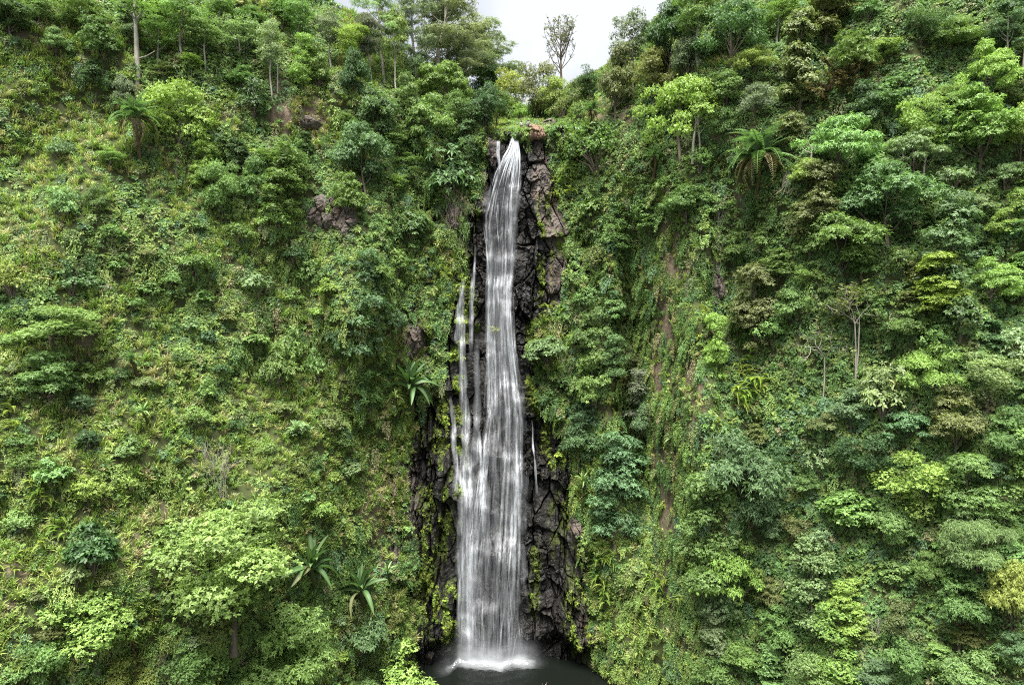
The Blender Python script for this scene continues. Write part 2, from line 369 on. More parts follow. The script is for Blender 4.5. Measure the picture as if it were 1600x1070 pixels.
for (a, b_, rx_, ry_, k) in [(838, 200, 30, 12, 1), (856, 285, 26, 65, .8), (872, 350, 26, 48, .9), (873, 445, 22, 55, .85), (770, 235, 12, 30, .5), (632, 530, 44, 52, 1), (905, 820, 18, 24, 1), (612, 800, 45, 120, .9), (712, 335, 20, 40, .9), (930, 980, 30, 60, .5), (756, 285, 6, 40, .7)]:
    q = ((ur-a)/rx_)**2+((vr-b_)/ry_)**2
    dry = np.maximum(dry, k*(1-sst(.4, 1.3, q+.5*fbm(ur/12, vr/16, 23, 3))))
dry = dry*.85*(.55+.45*sst(-.2, .3, fbm(ur/10, vr/18, 27, 3))); dry = np.maximum(dry, .10*(fbm(ur/25, vr/60, 29, 3)+.3))
moss = np.zeros(ur.shape)
for (a, b_, rx_, ry_, k) in [(690, 750, 45, 150, .75), (655, 880, 30, 120, .8), (720, 460, 28, 90, .9), (715, 570, 14, 60, 1), (700, 680, 40, 80, .8), (850, 580, 34, 90, 1), (865, 690, 28, 70, .8), (880, 820, 26, 90, .55), (915, 960, 40, 90, .75), (850, 330, 14, 40, .8), (860, 380, 30, 30, .9), (868, 300, 12, 50, .8), (850, 430, 14, 40, .8), (745, 290, 10, 60, .9), (700, 960, 45, 60, .8), (755, 515, 45, 8, .8), (835, 900, 12, 80, .6), (870, 470, 40, 20, .5), (620, 640, 40, 70, .7), (845, 520, 26, 30, .9)]:
    q = ((ur-a)/rx_)**2+((vr-b_)/ry_)**2
    moss = np.maximum(moss, k*(1-sst(.3, 1.3, q)))
moss = np.maximum(moss*.8, .8*(1-bareR))*sst(0., .38, fbm(ur/8, vr/24, 33, 3)+.32*moss)
ridx = np.arange(RX.size).reshape(RX.shape)
Qr = np.stack([ridx[:-1, :-1], ridx[:-1, 1:], ridx[1:, 1:], ridx[1:, :-1]], -1).reshape(-1, 4)
face = add('cliff', mesh_np('cliff', np.stack([RX, RY, RZ2], -1).reshape(-1, 3), Qr, ['basalt'], {'dry': np.clip(dry, 0, 1).ravel(), 'moss': moss.ravel()}, False)); tag(face, kind='structure')

# ray casting onto the ground (for planting)
bvhA = BVHTree.FromPolygons(Va.tolist(), Qa.tolist())
sub = ridx[::3, ::3]
Qs = np.stack([sub[:-1, :-1], sub[:-1, 1:], sub[1:, 1:], sub[1:, :-1]], -1).reshape(-1, 4)
Vr = np.stack([RX, RY, RZ2], -1).reshape(-1, 3)
bvhR = BVHTree.FromPolygons(Vr.tolist(), Qs.tolist())
def ground(u, v):
    """the spot on the ground seen in this direction from the drone"""
    d = Vector(((u-800)/FPX, 1, (535-v)/FPX)).normalized(); o = Vector((0, 0, CAM_Z))
    best = None
    for bv in (bvhA, bvhR):
        h = bv.ray_cast(o, d)
        if h[0] is not None and (best is None or h[3] < best[3]): best = h
    return (best[0], best[1]) if best else (None, None)

# far hills beyond the valley, and the pool
hx = np.linspace(-700, 700, 90); hy = np.linspace(0, 1, 14)
HX, HT = np.meshgrid(hx, hy)
HY = 420+HT*260; HZ = 60+HT*(48+34*fbm(HX/160, HT*0, 91, 4)+30*sst(20, 300, np.abs(HX-30)))+4*fbm(HX/14, HT*9, 93, 3)*sst(0, .3, HT)
hi = np.arange(HX.size).reshape(HX.shape)
m, n, l, b = mat('far_forest'); o = N(n, 'ShaderNodeTexCoord').outputs['Object']
l.new(ramp(n, l, noise(n, l, .12, 6, o, .7), [(.35, (.025, .05, .022)), (.65, (.075, .115, .05))]), b.inputs['Base Color']); b.inputs['Roughness'].default_value = 1; M['far'] = m
tag(add('hills', mesh_np('hills', np.stack([HX, HY, HZ], -1).reshape(-1, 3), np.stack([hi[:-1, :-1], hi[:-1, 1:], hi[1:, 1:], hi[1:, :-1]], -1).reshape(-1, 4), ['far'], None, True)), kind='structure')
m, n, l, b = mat('dark_water'); o = N(n, 'ShaderNodeTexCoord').outputs['Object']
b.inputs['Base Color'].default_value = (.004, .005, .004, 1); b.inputs['Roughness'].default_value = .06; b.inputs['IOR'].default_value = 1.33; b.inputs['Specular IOR Level'].default_value = .2
f = noise(n, l, 1.1, 4, o, .6); bp = N(n, 'ShaderNodeBump'); bp.inputs['Strength'].default_value = .3; bp.inputs['Distance'].default_value = .1; l.new(f, bp.inputs['Height']); l.new(bp.outputs[0], b.inputs['Normal']); M['water'] = m
px_ = np.linspace(-19, 16, 120); py_ = np.linspace(78, 108, 110); PX, PY = np.meshgrid(px_, py_)
dd = np.hypot(PX+3.2, PY-102.6)
PZ = .02*np.sin(dd*3.2+1.5*fbm(PX/2, PY/2, 95, 2))*np.exp(-dd/9)+.02*fbm(PX/.9, PY/.7, 97, 3)
pi_ = np.arange(PX.size).reshape(PX.shape)
tag(add('pool', mesh_np('pool', np.stack([PX, PY, PZ], -1).reshape(-1, 3), np.stack([pi_[:-1, :-1], pi_[:-1, 1:], pi_[1:, 1:], pi_[1:, :-1]], -1).reshape(-1, 4), ['water'], None, True)), kind='structure')

# ------------------------------------------------------------------ the waterfall
def fall_mat(name, loc, gap):
    """thin falling water: white where it bunches into streaks, clear between them"""
    m, n, l, b = mat(name)
    o = N(n, 'ShaderNodeTexCoord').outputs['Object']
    def mapped(sc): q = N(n, 'ShaderNodeMapping'); q.inputs['Scale'].default_value = sc; q.inputs['Location'].default_value = loc; l.new(o, q.inputs[0]); return q.outputs[0]
    fa = noise(n, l, 2.6, 6, mapped((1, .5, .024)), .68); fb = noise(n, l, 8.5, 5, mapped((1, .5, .10)), .75); fc = noise(n, l, 1.15, 4, mapped((1, .3, .075)), .6); fd = noise(n, l, 5., 5, mapped((1, .5, .45)), .7)
    th = N(n, 'ShaderNodeAttribute', attribute_type='GEOMETRY', attribute_name='lv').outputs['Fac']; eg = N(n, 'ShaderNodeAttribute', attribute_type='GEOMETRY', attribute_name='edge').outputs['Fac']
    def mth(op, a, b_, c=None):
        x = N(n, 'ShaderNodeMath', operation=op)
        for s_, v in zip(x.inputs, (a, b_, c)):
            if v is None: continue
            if hasattr(v, 'is_output'): l.new(v, s_)
            else: s_.default_value = v
        return x.outputs[0]
    def mrange(v, a, b_, c, d): x = N(n, 'ShaderNodeMapRange'); x.interpolation_type = 'SMOOTHSTEP'; l.new(v, x.inputs[0]); [setattr(x.inputs[q+1], 'default_value', w_) for q, w_ in enumerate((a, b_, c, d))]; return x.outputs[0]
    t = mth('MULTIPLY_ADD', fb, .52, mth('ADD', fa, th)); t = mth('MULTIPLY_ADD', fd, .3, t)
    al = mrange(t, 1.18, 1.74, .08, .92)
    al = mth('MULTIPLY', al, mrange(fc, .5-gap, .62-gap, .12, 1.)); al = mth('MULTIPLY', al, eg)
    b.inputs['Base Color'].default_value = (.74, .77, .82, 1); b.inputs['Roughness'].default_value = .7; b.inputs['Specular IOR Level'].default_value = .3
    tr = N(n, 'ShaderNodeBsdfTransparent'); tl = N(n, 'ShaderNodeBsdfTranslucent'); tl.inputs[0].default_value = (.74, .77, .82, 1)
    m1 = N(n, 'ShaderNodeMixShader'); m1.inputs[0].default_value = .4; l.new(b.outputs[0], m1.inputs[1]); l.new(tl.outputs[0], m1.inputs[2])
    m2 = N(n, 'ShaderNodeMixShader'); l.new(al, m2.inputs[0]); l.new(tr.outputs[0], m2.inputs[1]); l.new(m1.outputs[0], m2.inputs[2]); l.new(m2.outputs[0], n['Material Output'].inputs[0])
    M[name] = m
for q in range(3): fall_mat('falling_water_%s' % 'abc'[q], (q*7.3, 0, q*3.1), (.08, .03, .0)[q])
fall_mat('water_streak', (31, 0, 5), .3)
# surface the water slides and drops over: the rock's outer envelope, which a falling sheet leaves only slowly
WY = RY.copy()
for sh in range(1, 4):
    WY[:, sh:] = np.minimum(WY[:, sh:], RY[:, :-sh]); WY[:, :-sh] = np.minimum(WY[:, :-sh], RY[:, sh:])
for r_ in range(len(rz)-2, -1, -1): WY[r_] = np.minimum(WY[r_], WY[r_+1]+.012)
for _ in range(8):
    WY[:, 1:-1] = .25*WY[:, :-2]+.5*WY[:, 1:-1]+.25*WY[:, 2:]; WY[1:-1] = .25*WY[:-2]+.5*WY[1:-1]+.25*WY[2:]
def bil(G, x, z):
    i = np.clip((np.asarray(x)-rx[0])/.125, 0, len(rx)-1.001); j = np.clip((np.asarray(z)-rz[0])/.135, 0, len(rz)-1.001)
    i0 = i.astype(int); j0 = j.astype(int); fi = i-i0; fj = j-j0
    return (G[j0, i0]*(1-fi)+G[j0, i0+1]*fi)*(1-fj)+(G[j0+1, i0]*(1-fi)+G[j0+1, i0+1]*fi)*fj
def zx(u, v): return (np.asarray(u, float)-800)/FPX*103.6, CAM_Z+(535-np.asarray(v, float))/FPX*103.6
vE = np.array([205, 215, 222, 235, 250, 265, 285, 310, 340, 380, 420, 450, 500, 550, 600, 650, 700, 750, 800, 850, 900, 1000, 1034])
uL = np.array([800, 797, 794, 787, 778, 770, 763, 756, 750, 755, 758, 757, 757, 757, 756, 755, 748, 742, 734, 727, 720, 717, 715])
uR = np.array([811, 812, 814, 816, 817, 817, 816, 815, 813, 810, 807, 804, 804, 809, 816, 823, 825, 826, 826, 826, 825, 823, 825])
fall = bpy.data.objects.new('waterfall', None); COL.objects.link(fall); fall.location = (-3, 102, 0)
tag(fall, 'tall white waterfall dropping from the notched lip down the black cliff into the pool', 'waterfall')
def keep(o, parent):   # child keeps its world-space mesh
    o.parent = parent; o.matrix_parent_inverse = Matrix.Translation(-parent.location); return o
def veil(off, base, seed, us=30, shrink=0., mt_='falling_water_a'):
    vv = np.linspace(203, 1034, 420); tt = np.linspace(0, 1, us)
    l_ = np.interp(vv, vE, uL)+5*fbm(vv/45, vv*0, seed, 4)+shrink*4; r_ = np.interp(vv, vE, uR)+5*fbm(vv/45, vv*0, seed+5, 4)-shrink*4
    U = l_[:, None]+(r_-l_)[:, None]*tt[None]; X, Z = zx(U, vv[:, None]+0*U)
    Y = bil(WY, X, np.minimum(Z, 79.6))-off-.12*np.sin(tt*np.pi)[None]-.15*fbm(X/1.2, Z/6, seed+9, 2)
    edge = sst(0, .15, tt+.22*fbm(tt*0+seed, vv[:, None]/22, seed+3, 4))*sst(0, .15, 1-tt+.22*fbm(tt*0+seed+4, vv[:, None]/22, seed+4, 4))
    bump_ = .20*(np.exp(-((tt-.2)/.14)**2)+np.exp(-((tt-.78)/.15)**2))-.13+.06*np.sin(tt*31+seed); hole = -.5*np.exp(-((U-776)/7)**2-((vv[:, None]-312)/24)**2)-.35*np.exp(-((U-790)/5)**2-((vv[:, None]-425)/16)**2)-.3*np.exp(-((U-782)/6)**2-((vv[:, None]-560)/60)**2)-.3*np.exp(-((U-765)/5)**2-((vv[:, None]-700)/70)**2)
    dens = base+hole+bump_[None]*sst(300, 380, vv)[:, None]+.10*fbm(X/2.5, Z/22, seed+13, 2)+.02*(1-sst(230, 330, vv))[:, None]-.05*(1-sst(400, 520, vv))[:, None]-.06*sst(440, 520, vv)[:, None]
    ii = np.arange(U.size).reshape(U.shape)
    return mesh_np('water_veil', np.stack([X, Y, Z], -1).reshape(-1, 3), np.stack([ii[:-1, :-1], ii[:-1, 1:], ii[1:, 1:], ii[1:, :-1]], -1).reshape(-1, 4), [mt_], {'lv': dens.ravel(), 'edge': edge.ravel()}, True)
for off_, ba_, se_, sh_, mm in ((.10, .34, 801, 0, 'a'), (.32, .28, 841, .5, 'b'), (.55, .22, 881, 1.2, 'c')): keep(add('water_veil', veil(off_, ba_, se_, shrink=sh_, mt_='falling_water_'+mm)), fall)
def strand(mb, path, wid, dens, seed, off=.22):
    """one falling strand: a lens-shaped ribbon that follows the rock, path in (u,v)"""
    p = np.array(path, float); n_ = max(6, int(abs(p[-1, 1]-p[0, 1])/4)); t = np.linspace(p[0, 1], p[-1, 1], n_)
    u = np.interp(t, p[:, 1], p[:, 0])+1.2*fbm(t/28, t*0, seed, 3); X, Z = zx(u, t)
    Y = bil(WY, X, Z)-off; q = np.linspace(0, 1, n_); wd = wid*np.minimum(1, q*5+.25)*np.minimum(1, (1-q)*4+.12)*(.75+.4*vn(t/9, t*0, seed+3))
    V = np.stack([np.stack([X-wd/2, Y+.03, Z], -1), np.stack([X, Y-.35*wd-.02, Z], -1), np.stack([X+wd/2, Y+.03, Z], -1)], 1).reshape(-1, 3)
    i = np.arange(n_-1)[:, None]*3; Q = np.concatenate([i+[0, 1, 4, 3], i+[1, 2, 5, 4]], 0)
    fd = np.minimum(1, q*4)*np.minimum(1, (1-q)*3); mb.put(V, Q=Q, lv=dens); mb.eg.append(np.stack([0*t, fd, 0*t], 1).ravel())
g2 = np.random.default_rng(21)
mb = MB()
for k in range(170):
    v0 = 206+g2.uniform(0, 1)**1.1*790; ln = g2.uniform(30, 210)*(1 if v0 > 330 else .6); v1 = min(1032, v0+ln)
    f0 = np.clip(g2.choice([.15, .28, .6, .75, .85])+g2.normal(0, .11), .02, .98); f1 = f0+g2.normal(0, .05)
    if f0 in (.02, .98): f0 = f1 = g2.uniform(.1, .9)
    vv = np.linspace(v0, v1, 8); ff = np.linspace(f0, f1, 8)
    uu = np.interp(vv, vE, uL)*(1-ff)+np.interp(vv, vE, uR)*ff
    strand(mb, list(zip(uu, vv)), g2.uniform(.08, .5), g2.uniform(.16, .5), 1000+k*7, g2.uniform(.15, .6))
for f0, w_ in ((.12, .5), (.2, .35), (.55, .4), (.62, .35), (.78, .6), (.85, .5)):     # the steady cores
    vv = np.linspace(300, 1030, 40); uu = np.interp(vv, vE, uL)*(1-f0)+np.interp(vv, vE, uR)*f0
    strand(mb, list(zip(uu, vv)), w_*1.5, .42, int(f0*999), .3)
for k in range(34):    # the spout at the notch
    f0 = g2.uniform(.1, .9); vv = np.linspace(202, g2.uniform(240, 300), 10); uu = np.interp(vv, vE, uL)*(1-f0)+np.interp(vv, vE, uR)*f0
    strand(mb, list(zip(uu, vv)), g2.uniform(.12, .35), .75, 4000+k*7, g2.uniform(.1, .3))
o = keep(add('water_strands', mb.mesh('water_strands', ['water_streak'], True)), fall); o['kind'] = 'stuff'
def side_fall(name, label, paths):
    """soft narrow veils; each path: (u, v, width) knots and density"""
    mb = MB()
    for q, (pth, dn) in enumerate(paths):
        p = np.array(pth, float); vv = np.arange(p[0, 1], p[-1, 1], 3.); tt = np.linspace(0, 1, 9); sd_ = 6000+q*31+len(label)
        uc = np.interp(vv, p[:, 1], p[:, 0])+1.6*fbm(vv/30, vv*0, sd_, 3); wd = np.interp(vv, p[:, 1], p[:, 2])*(.7+.6*vn(vv/17, vv*0, sd_+2))
        for off in (.12, .3):
            U = uc[:, None]+wd[:, None]*(tt[None]-.5); X, Z = zx(U, vv[:, None]+0*U); Y = bil(WY, X, Z)-off
            qq = np.linspace(0, 1, len(vv)); ed = (np.minimum(1, qq*6)*np.minimum(1, (1-qq)*6)*(.55+.45*sst(.2, .6, vn(vv/21, vv*0+off, sd_+5))))[:, None]*np.sin(np.pi*tt)[None]**.8
            ii = np.arange(U.size).reshape(U.shape); mb.put(np.stack([X, Y, Z], -1).reshape(-1, 3), Q=np.stack([ii[:-1, :-1], ii[:-1, 1:], ii[1:, 1:], ii[1:, :-1]], -1).reshape(-1, 4), lv=dn); mb.eg.append(ed.ravel())
    o = add(name, mb.mesh(name, ['water_streak'], True)); tag(o, label, 'water', 'side trickles beside the main fall'); return o
side_fall('side_cascade', 'slender side cascade running down the black rock beside the main fall\'s left flank',
          [([(728, 422, 4), (722, 445, 10), (721, 500, 10), (722, 560, 12), (724, 620, 14), (728, 660, 14), (728, 720, 18), (730, 800, 22), (730, 900, 26), (730, 1030, 28)], .36), ([(726, 440, 4), (715, 480, 8), (714, 540, 8)], .34), ([(742, 380, 4), (737, 470, 7), (735, 560, 8)], .36), ([(735, 690, 12), (738, 800, 24), (737, 1030, 26)], .34), ([(724, 740, 10), (722, 860, 18), (720, 1030, 18)], .3), ([(745, 520, 8), (745, 640, 12), (742, 760, 14)], .22)])
side_fall('side_trickle', 'short bent trickle left of the slender cascade, above the mossy columns', [([(703, 618, 4), (707, 650, 7), (711, 700, 9), (713, 728, 9), (721, 744, 10), (731, 762, 12), (733, 800, 14)], .44), ([(713, 728, 6), (714, 768, 10)], .34)])
side_fall('side_trickle', 'thin upper trickle falling from the lip left of the main spout', [([(777, 203, 4), (778, 225, 5), (780, 250, 6), (779, 272, 6)], .5)])
side_fall('side_trickle', 'forked little trickle between the slender cascade and the main fall', [([(748, 670, 3), (750, 700, 6), (754, 760, 8), (756, 830, 9)], .46), ([(746, 680, 3), (746, 725, 6)], .4)])
side_fall('side_trickle', 'hair-thin trickle on black rock just right of the main fall', [([(831, 655, 2), (833, 700, 3), (836, 740, 4), (838, 775, 4)], .5)])
# foam where it lands, and along the shores
def blob(mb, c, r, g):
    a = np.array([(0, 0, 1), (1, 0, 0), (.3, .95, 0), (-.8, .6, 0), (-.8, -.6, 0), (.3, -.95, 0)])*(r*g.uniform(.7, 1.3, (6, 1)))*[1, 1, .55]
    mb.put(a+c, T=[(0, 1, 2), (0, 2, 3), (0, 3, 4), (0, 4, 5), (0, 5, 1)])
fx = np.linspace(-15.5, 11, 210); fy = np.linspace(94, 106.5, 110); FX, FY = np.meshgrid(fx, fy)
land = bil(WY, FX, FX*0+.4)
dl = land-.1-FY       # metres in front of where the water lands
mid_ = sst(-10.2, -8.2, FX)*(1-sst(2.0, 4.0, FX))
ea = mid_*np.exp(-np.clip(dl, 0, 9)/1.1)*.22*(dl > -.8)
sh = np.where(FX < -3, FY-(101.6-.55*np.clip(-FX-9, 0, 9)-.05*np.clip(-FX-9, 0, 9)**2), FY-(101.8-.5*np.clip(FX-3.4, 0, 9)-.06*np.clip(FX-3.4, 0, 9)**2))
ea = np.maximum(ea, (1-mid_)*.0*np.exp(-(sh/.3)**2)*sst(.45, .7, vn(FX*.9, FY*.9, 61))*sst(-15, -12, FX)*(1-sst(8, 10.5, FX)))
ea *= .35+.65*sst(.3, .65, .5+.5*fbm(FX/.55, FY/.4, 63, 4))
FZ = .06+.10*ea*(1+fbm(FX/.4, FY/.4, 65, 3)); FZ = FZ+.05*np.maximum(0, fbm(FX/.9, FY/.7, 97, 3))
m, n, l, b = mat('foam_sheet'); b.inputs['Base Color'].default_value = (.6, .63, .66, 1); b.inputs['Roughness'].default_value = .9
eg = N(n, 'ShaderNodeAttribute', attribute_type='GEOMETRY', attribute_name='edge').outputs['Fac']; l.new(eg, b.inputs['Alpha']); M['foam_sheet'] = m
fi = np.arange(FX.size).reshape(FX.shape); Qf = np.stack([fi[:-1, :-1], fi[:-1, 1:], fi[1:, 1:], fi[1:, :-1]], -1).reshape(-1, 4)
Qf = Qf[(ea.ravel()[Qf] > .02).any(1)]
mb = MB(); mb.put(np.stack([FX, FY, FZ], -1).reshape(-1, 3), Q=Qf, m=0); mb.eg.append(ea.ravel())
for k in range(260):
    x = g2.uniform(-8.8, 2.6); y = bil(WY, x, .3)-.2-abs(g2.normal(0, .35)); n0 = mb.n; blob(mb, (x, y, .03+abs(g2.normal(0, .12))), g2.uniform(.03, .09), g2); mb.eg.append(np.full(mb.n-n0, .8))
mb.tm = [0]*len(mb.tm)
sp = MB()
for q in range(5):
    uu = np.linspace(-11.5, 5.5, 60); zz = np.linspace(.05, 4.5-q*.3, 16); UU, ZZ = np.meshgrid(uu, zz); YY = bil(WY, UU, ZZ*0+1.)-.5-.42*q+.3*fbm(UU/1.5, ZZ/1.5, 71+q, 2)
    ed = np.exp(-ZZ/(1.15+.8*vn(UU/1.6, UU*0, 75+q)))*np.exp(-((UU+3)/5.6)**4)*.26*sst(0, .4, ZZ+.25)
    ii = np.arange(UU.size).reshape(UU.shape); sp.put(np.stack([UU, YY, ZZ], -1).reshape(-1, 3), Q=np.stack([ii[:-1, :-1], ii[:-1, 1:], ii[1:, 1:], ii[1:, :-1]], -1).reshape(-1, 4)); sp.eg.append(ed.ravel())
o = keep(add('spray', sp.mesh('spray', ['foam_sheet'], True)), fall); o['kind'] = 'stuff'
tag(add('foam', mb.mesh('foam', ['foam_sheet'], True)), kind='stuff')
# ------------------------------------------------------------------ plants: one set of shapes per kind
TINT = {'lime': (.138, .215, .036), 'yellow': (.160, .200, .042), 'mid': (.082, .146, .034), 'dark': (.042, .085, .027), 'blue': (.064, .122, .046), 'olive': (.095, .118, .035), 'pale': (.120, .175, .070), 'grey': (.100, .126, .072), 'fresh': (.108, .185, .046)}
TINT = {k: tuple(np.array(c)*1.35) for k, c in TINT.items()}
def crown_lobes(g, kind):
    Lb = []
    if kind == 'round':
        for k in range(30):
            d = nrm(g.normal(size=3)); d[2] = d[2]*.9+.08; q = g.uniform(.5, 1)
            Lb.append((d*np.array([3.0, 3.0, 3.7])*q+[0, 0, 4.3], g.uniform(.85, 1.5), .8))
    elif kind == 'umbrella':
        for k in range(34):
            a = g.uniform(0, 6.28); q = math.sqrt(g.uniform(0, 1)); Lb.append((np.array([math.cos(a)*3.9*q, math.sin(a)*3.9*q, 6.0-2.6*q*q-2.2*g.uniform(0, 1)**2+g.normal(0, .3)]), g.uniform(.85, 1.45), .62))
    elif kind == 'column':
        for k in range(32):
            z = g.uniform(1.2, 11); a = g.uniform(0, 6.28); q = 1.9*(1-.5*(z/12)**2)*g.uniform(.4, 1); Lb.append((np.array([math.cos(a)*q, math.sin(a)*q, z]), g.uniform(.85, 1.45), .75))
    elif kind == 'shrub':
        for k in range(15):
            d = nrm(g.normal(size=3)); d[2] = abs(d[2]); q = g.uniform(.3, 1); Lb.append((d*np.array([1.35, 1.35, 1.6])*q+[0, 0, .75], g.uniform(.55, .95), .8))
    elif kind == 'tall':
        for k in range(26):
            d = nrm(g.normal(size=3)); q = g.uniform(.4, 1); Lb.append((d*np.array([2.4, 2.4, 4.2])*q+[0, 0, 8.2], g.uniform(.9, 1.5), .65))
    elif kind == 'euc':
        for k in range(38):
            z = g.uniform(5, 17); a = g.uniform(0, 6.28); q = g.uniform(.6, 3.9)*(1.15-.04*z+.25); Lb.append((np.array([math.cos(a)*q, math.sin(a)*q, z]), g.uniform(.75, 1.35), .6))
    return Lb
NOM = {'round': (8.4, 9.0), 'umbrella': (10, 7.4), 'column': (5.6, 12.2), 'shrub': (4.0, 3.2), 'tall': (7.2, 13.2), 'euc': (8.6, 18), 'sparse': (7.5, 15)}
STY = {'rosette': (6, .27, .11, (-.5, .6), .2), 'small': (6, .175, .095, (-.6, .9), .1), 'broad': (5, .31, .19, (-.5, .6), .2), 'hang': (6, .28, .065, (-1.0, .3), .35)}
def plant(kind, style, seed, dens=1.):
    g = np.random.default_rng(seed); Lb = crown_lobes(g, kind); n, L, W, el_, dr_ = STY[style]
    if kind == 'shrub': L *= .8; W *= .85
    P = []; A = []; B = []
    for c, r, fl in Lb:
        k = int(r*r*(112 if style in ('small', 'hang') else 86)*dens)
        d = nrm(g.normal(size=(k, 3))); d[:, 2] = np.where(d[:, 2] < -.25, -d[:, 2]*.7, d[:, 2]); d = nrm(d)
        rr = r*(.62+.42*g.uniform(0, 1, (k, 1))**.6)*(1+.16*g.normal(size=(k, 1)))
        p = c+d*rr*[1, 1, fl]; P.append(p); A.append(d*.75+[0, 0, .65]); B.append(np.clip(.5*g.uniform(0, 1)+.5*g.uniform(0, 1, k), 0, 1))
    P = np.concatenate(P); A = np.concatenate(A); B = np.concatenate(B)
    ins = np.zeros(len(P), bool)
    for c, r, fl in Lb: ins |= np.linalg.norm((P-c)/[1, 1, fl], axis=1) < r*.55
    keep_ = ~ins | (g.uniform(size=len(P)) < .25)
    mc = MB(); leaves(mc, P[keep_], A[keep_], n, L, W, el_, dr_, g, lvb=B[keep_])
    W_, H_ = NOM[kind]; mt = MB()
    zc = np.mean([c[2] for c, r, f in Lb])
    if kind == 'shrub':
        for c, r, fl in Lb: mt.tube(np.array([[0, 0, -.5], c*[.4, .4, .5], c]), [.07, .05, .02], 5)
    else:
        zt = {'round': 3.2, 'umbrella': 4.2, 'column': 9.5, 'tall': 8.5, 'euc': 15.5}[kind]; r0 = {'round': .2, 'umbrella': .19, 'column': .16, 'tall': .17, 'euc': .2}[kind]
        z = np.linspace(-1.5, zt, 9); wob = np.stack([.28*np.sin(z*.55+seed), .28*np.cos(z*.45+seed*2), z], -1); wob[:, :2] *= np.clip((z[:, None]+1)/4, 0, 1)
        mt.tube(wob, np.linspace(r0*1.25, r0*.5, 9), 7)
        for c, r, fl in Lb[::3]:
            zs = min(zt, max(1.5, c[2]*(.45 if kind in ('round', 'umbrella') else .82)-.3)); b0 = np.array([np.interp(zs, z, wob[:, 0]), np.interp(zs, z, wob[:, 1]), zs])
            mid = b0*.45+c*.55+[0, 0, -.25]; mt.tube(np.array([b0, mid, c+[0, 0, .1]]), [r0*.32, r0*.2, r0*.08], 5)
    return mt, mc
PROTO = {}
def proto(kind, style, var):
    key = (kind, style, var)
    if key not in PROTO:
        sd_ = abs(hash_s(kind+style))+var*13
        mt, mc = plant(kind, style, sd_, {'euc': .72, 'tall': .85}.get(kind, 1.))
        if kind == 'shrub':
            q = MB()
            q.V = mc.V+mt.V; q.lv = mc.lv+mt.lv; q.T = mc.T; q.tm = mc.tm; q.Q = [f+mc.n for f in mt.Q]; q.qm = [1]*len(mt.qm)
            PROTO[key] = (None, q.mesh('shrub', ['leaf', 'bark']))
        else:
            PROTO[key] = (mt.mesh('trunk', ['bark_pale' if kind in ('euc', 'tall') else 'bark'], True), mc.mesh('crown', ['leaf']))
    return PROTO[key]
def hash_s(s):
    h = 7
    for ch in s: h = (h*31+ord(ch)) % 99991
    return h
THINGS = []     # (object, descriptor, category, u, v, fixed label)
gp = np.random.default_rng(99)
def base_at(u, v):
    p, nn = ground(u, v)
    k = 0
    while p is None and k < 40: v += 6; k += 1; p, nn = ground(u, v)
    return p, nn
FORM = {'round': 'round-crowned tree', 'umbrella': 'flat-topped tree', 'column': 'columnar tree', 'shrub': 'bushy shrub', 'tall': 'slim tall tree', 'euc': 'tall open-crowned tree', 'sparse': 'half-bare tree'}
WORD = {'lime': 'lime-green', 'yellow': 'yellow-green', 'mid': 'mid-green', 'dark': 'dark green', 'blue': 'bluish-green', 'olive': 'olive', 'pale': 'pale green', 'grey': 'grey-green', 'fresh': 'fresh green'}
def grow(u, top, base, wid, kind, tint, style=None, label=None, name=None, fwd=0., trunk=None):
    """a tree or shrub rooted on the ground seen at (u, base), as tall and wide as it looks from there"""
    p, nn = base_at(u, base)
    if p is None: return None
    D = p.y; mpp = D/FPX; W_, H_ = NOM[kind]
    h = max(1., (base-top)*mpp); wd = max(.8, wid*mpp)
    st = style or {'round': 'rosette', 'umbrella': 'small', 'column': 'rosette', 'shrub': 'small', 'tall': 'small', 'euc': 'hang'}[kind]
    mt, mc = proto(kind, st, int(gp.integers(0, 2 if kind != 'shrub' else 3)))
    sc = (wd/W_, wd/W_, h/H_); rot = (R(-4+gp.normal(0, 2)), R(gp.normal(0, 3)), gp.uniform(0, 6.28))
    t = np.array(TINT[tint])*gp.uniform(.86, 1.16)*np.array([gp.uniform(.9, 1.12), 1, gp.uniform(.85, 1.15)])
    if kind == 'euc': t = t*1.35
    loc = p+Vector((0, -fwd, -.15))
    size = 'small' if wd < 3.2 else 'mid-sized' if wd < 6 else 'large'
    if mt is None:
        o = add(name or 'shrub', mc, None, loc, rot, sc, t); cat = 'shrub'
    else:
        o = add(name or 'tree', None, None, loc, rot, sc); cat = 'tree'
        a = add('trunk', mt, o); c = add('crown', mc, o, color=t)
        if trunk: a.data = a.data.copy(); a.data.materials[0] = M[trunk]
    THINGS.append((o, f"{size} {WORD[tint]} {FORM[kind]}", cat, u, (top+base)/2, label)); return o

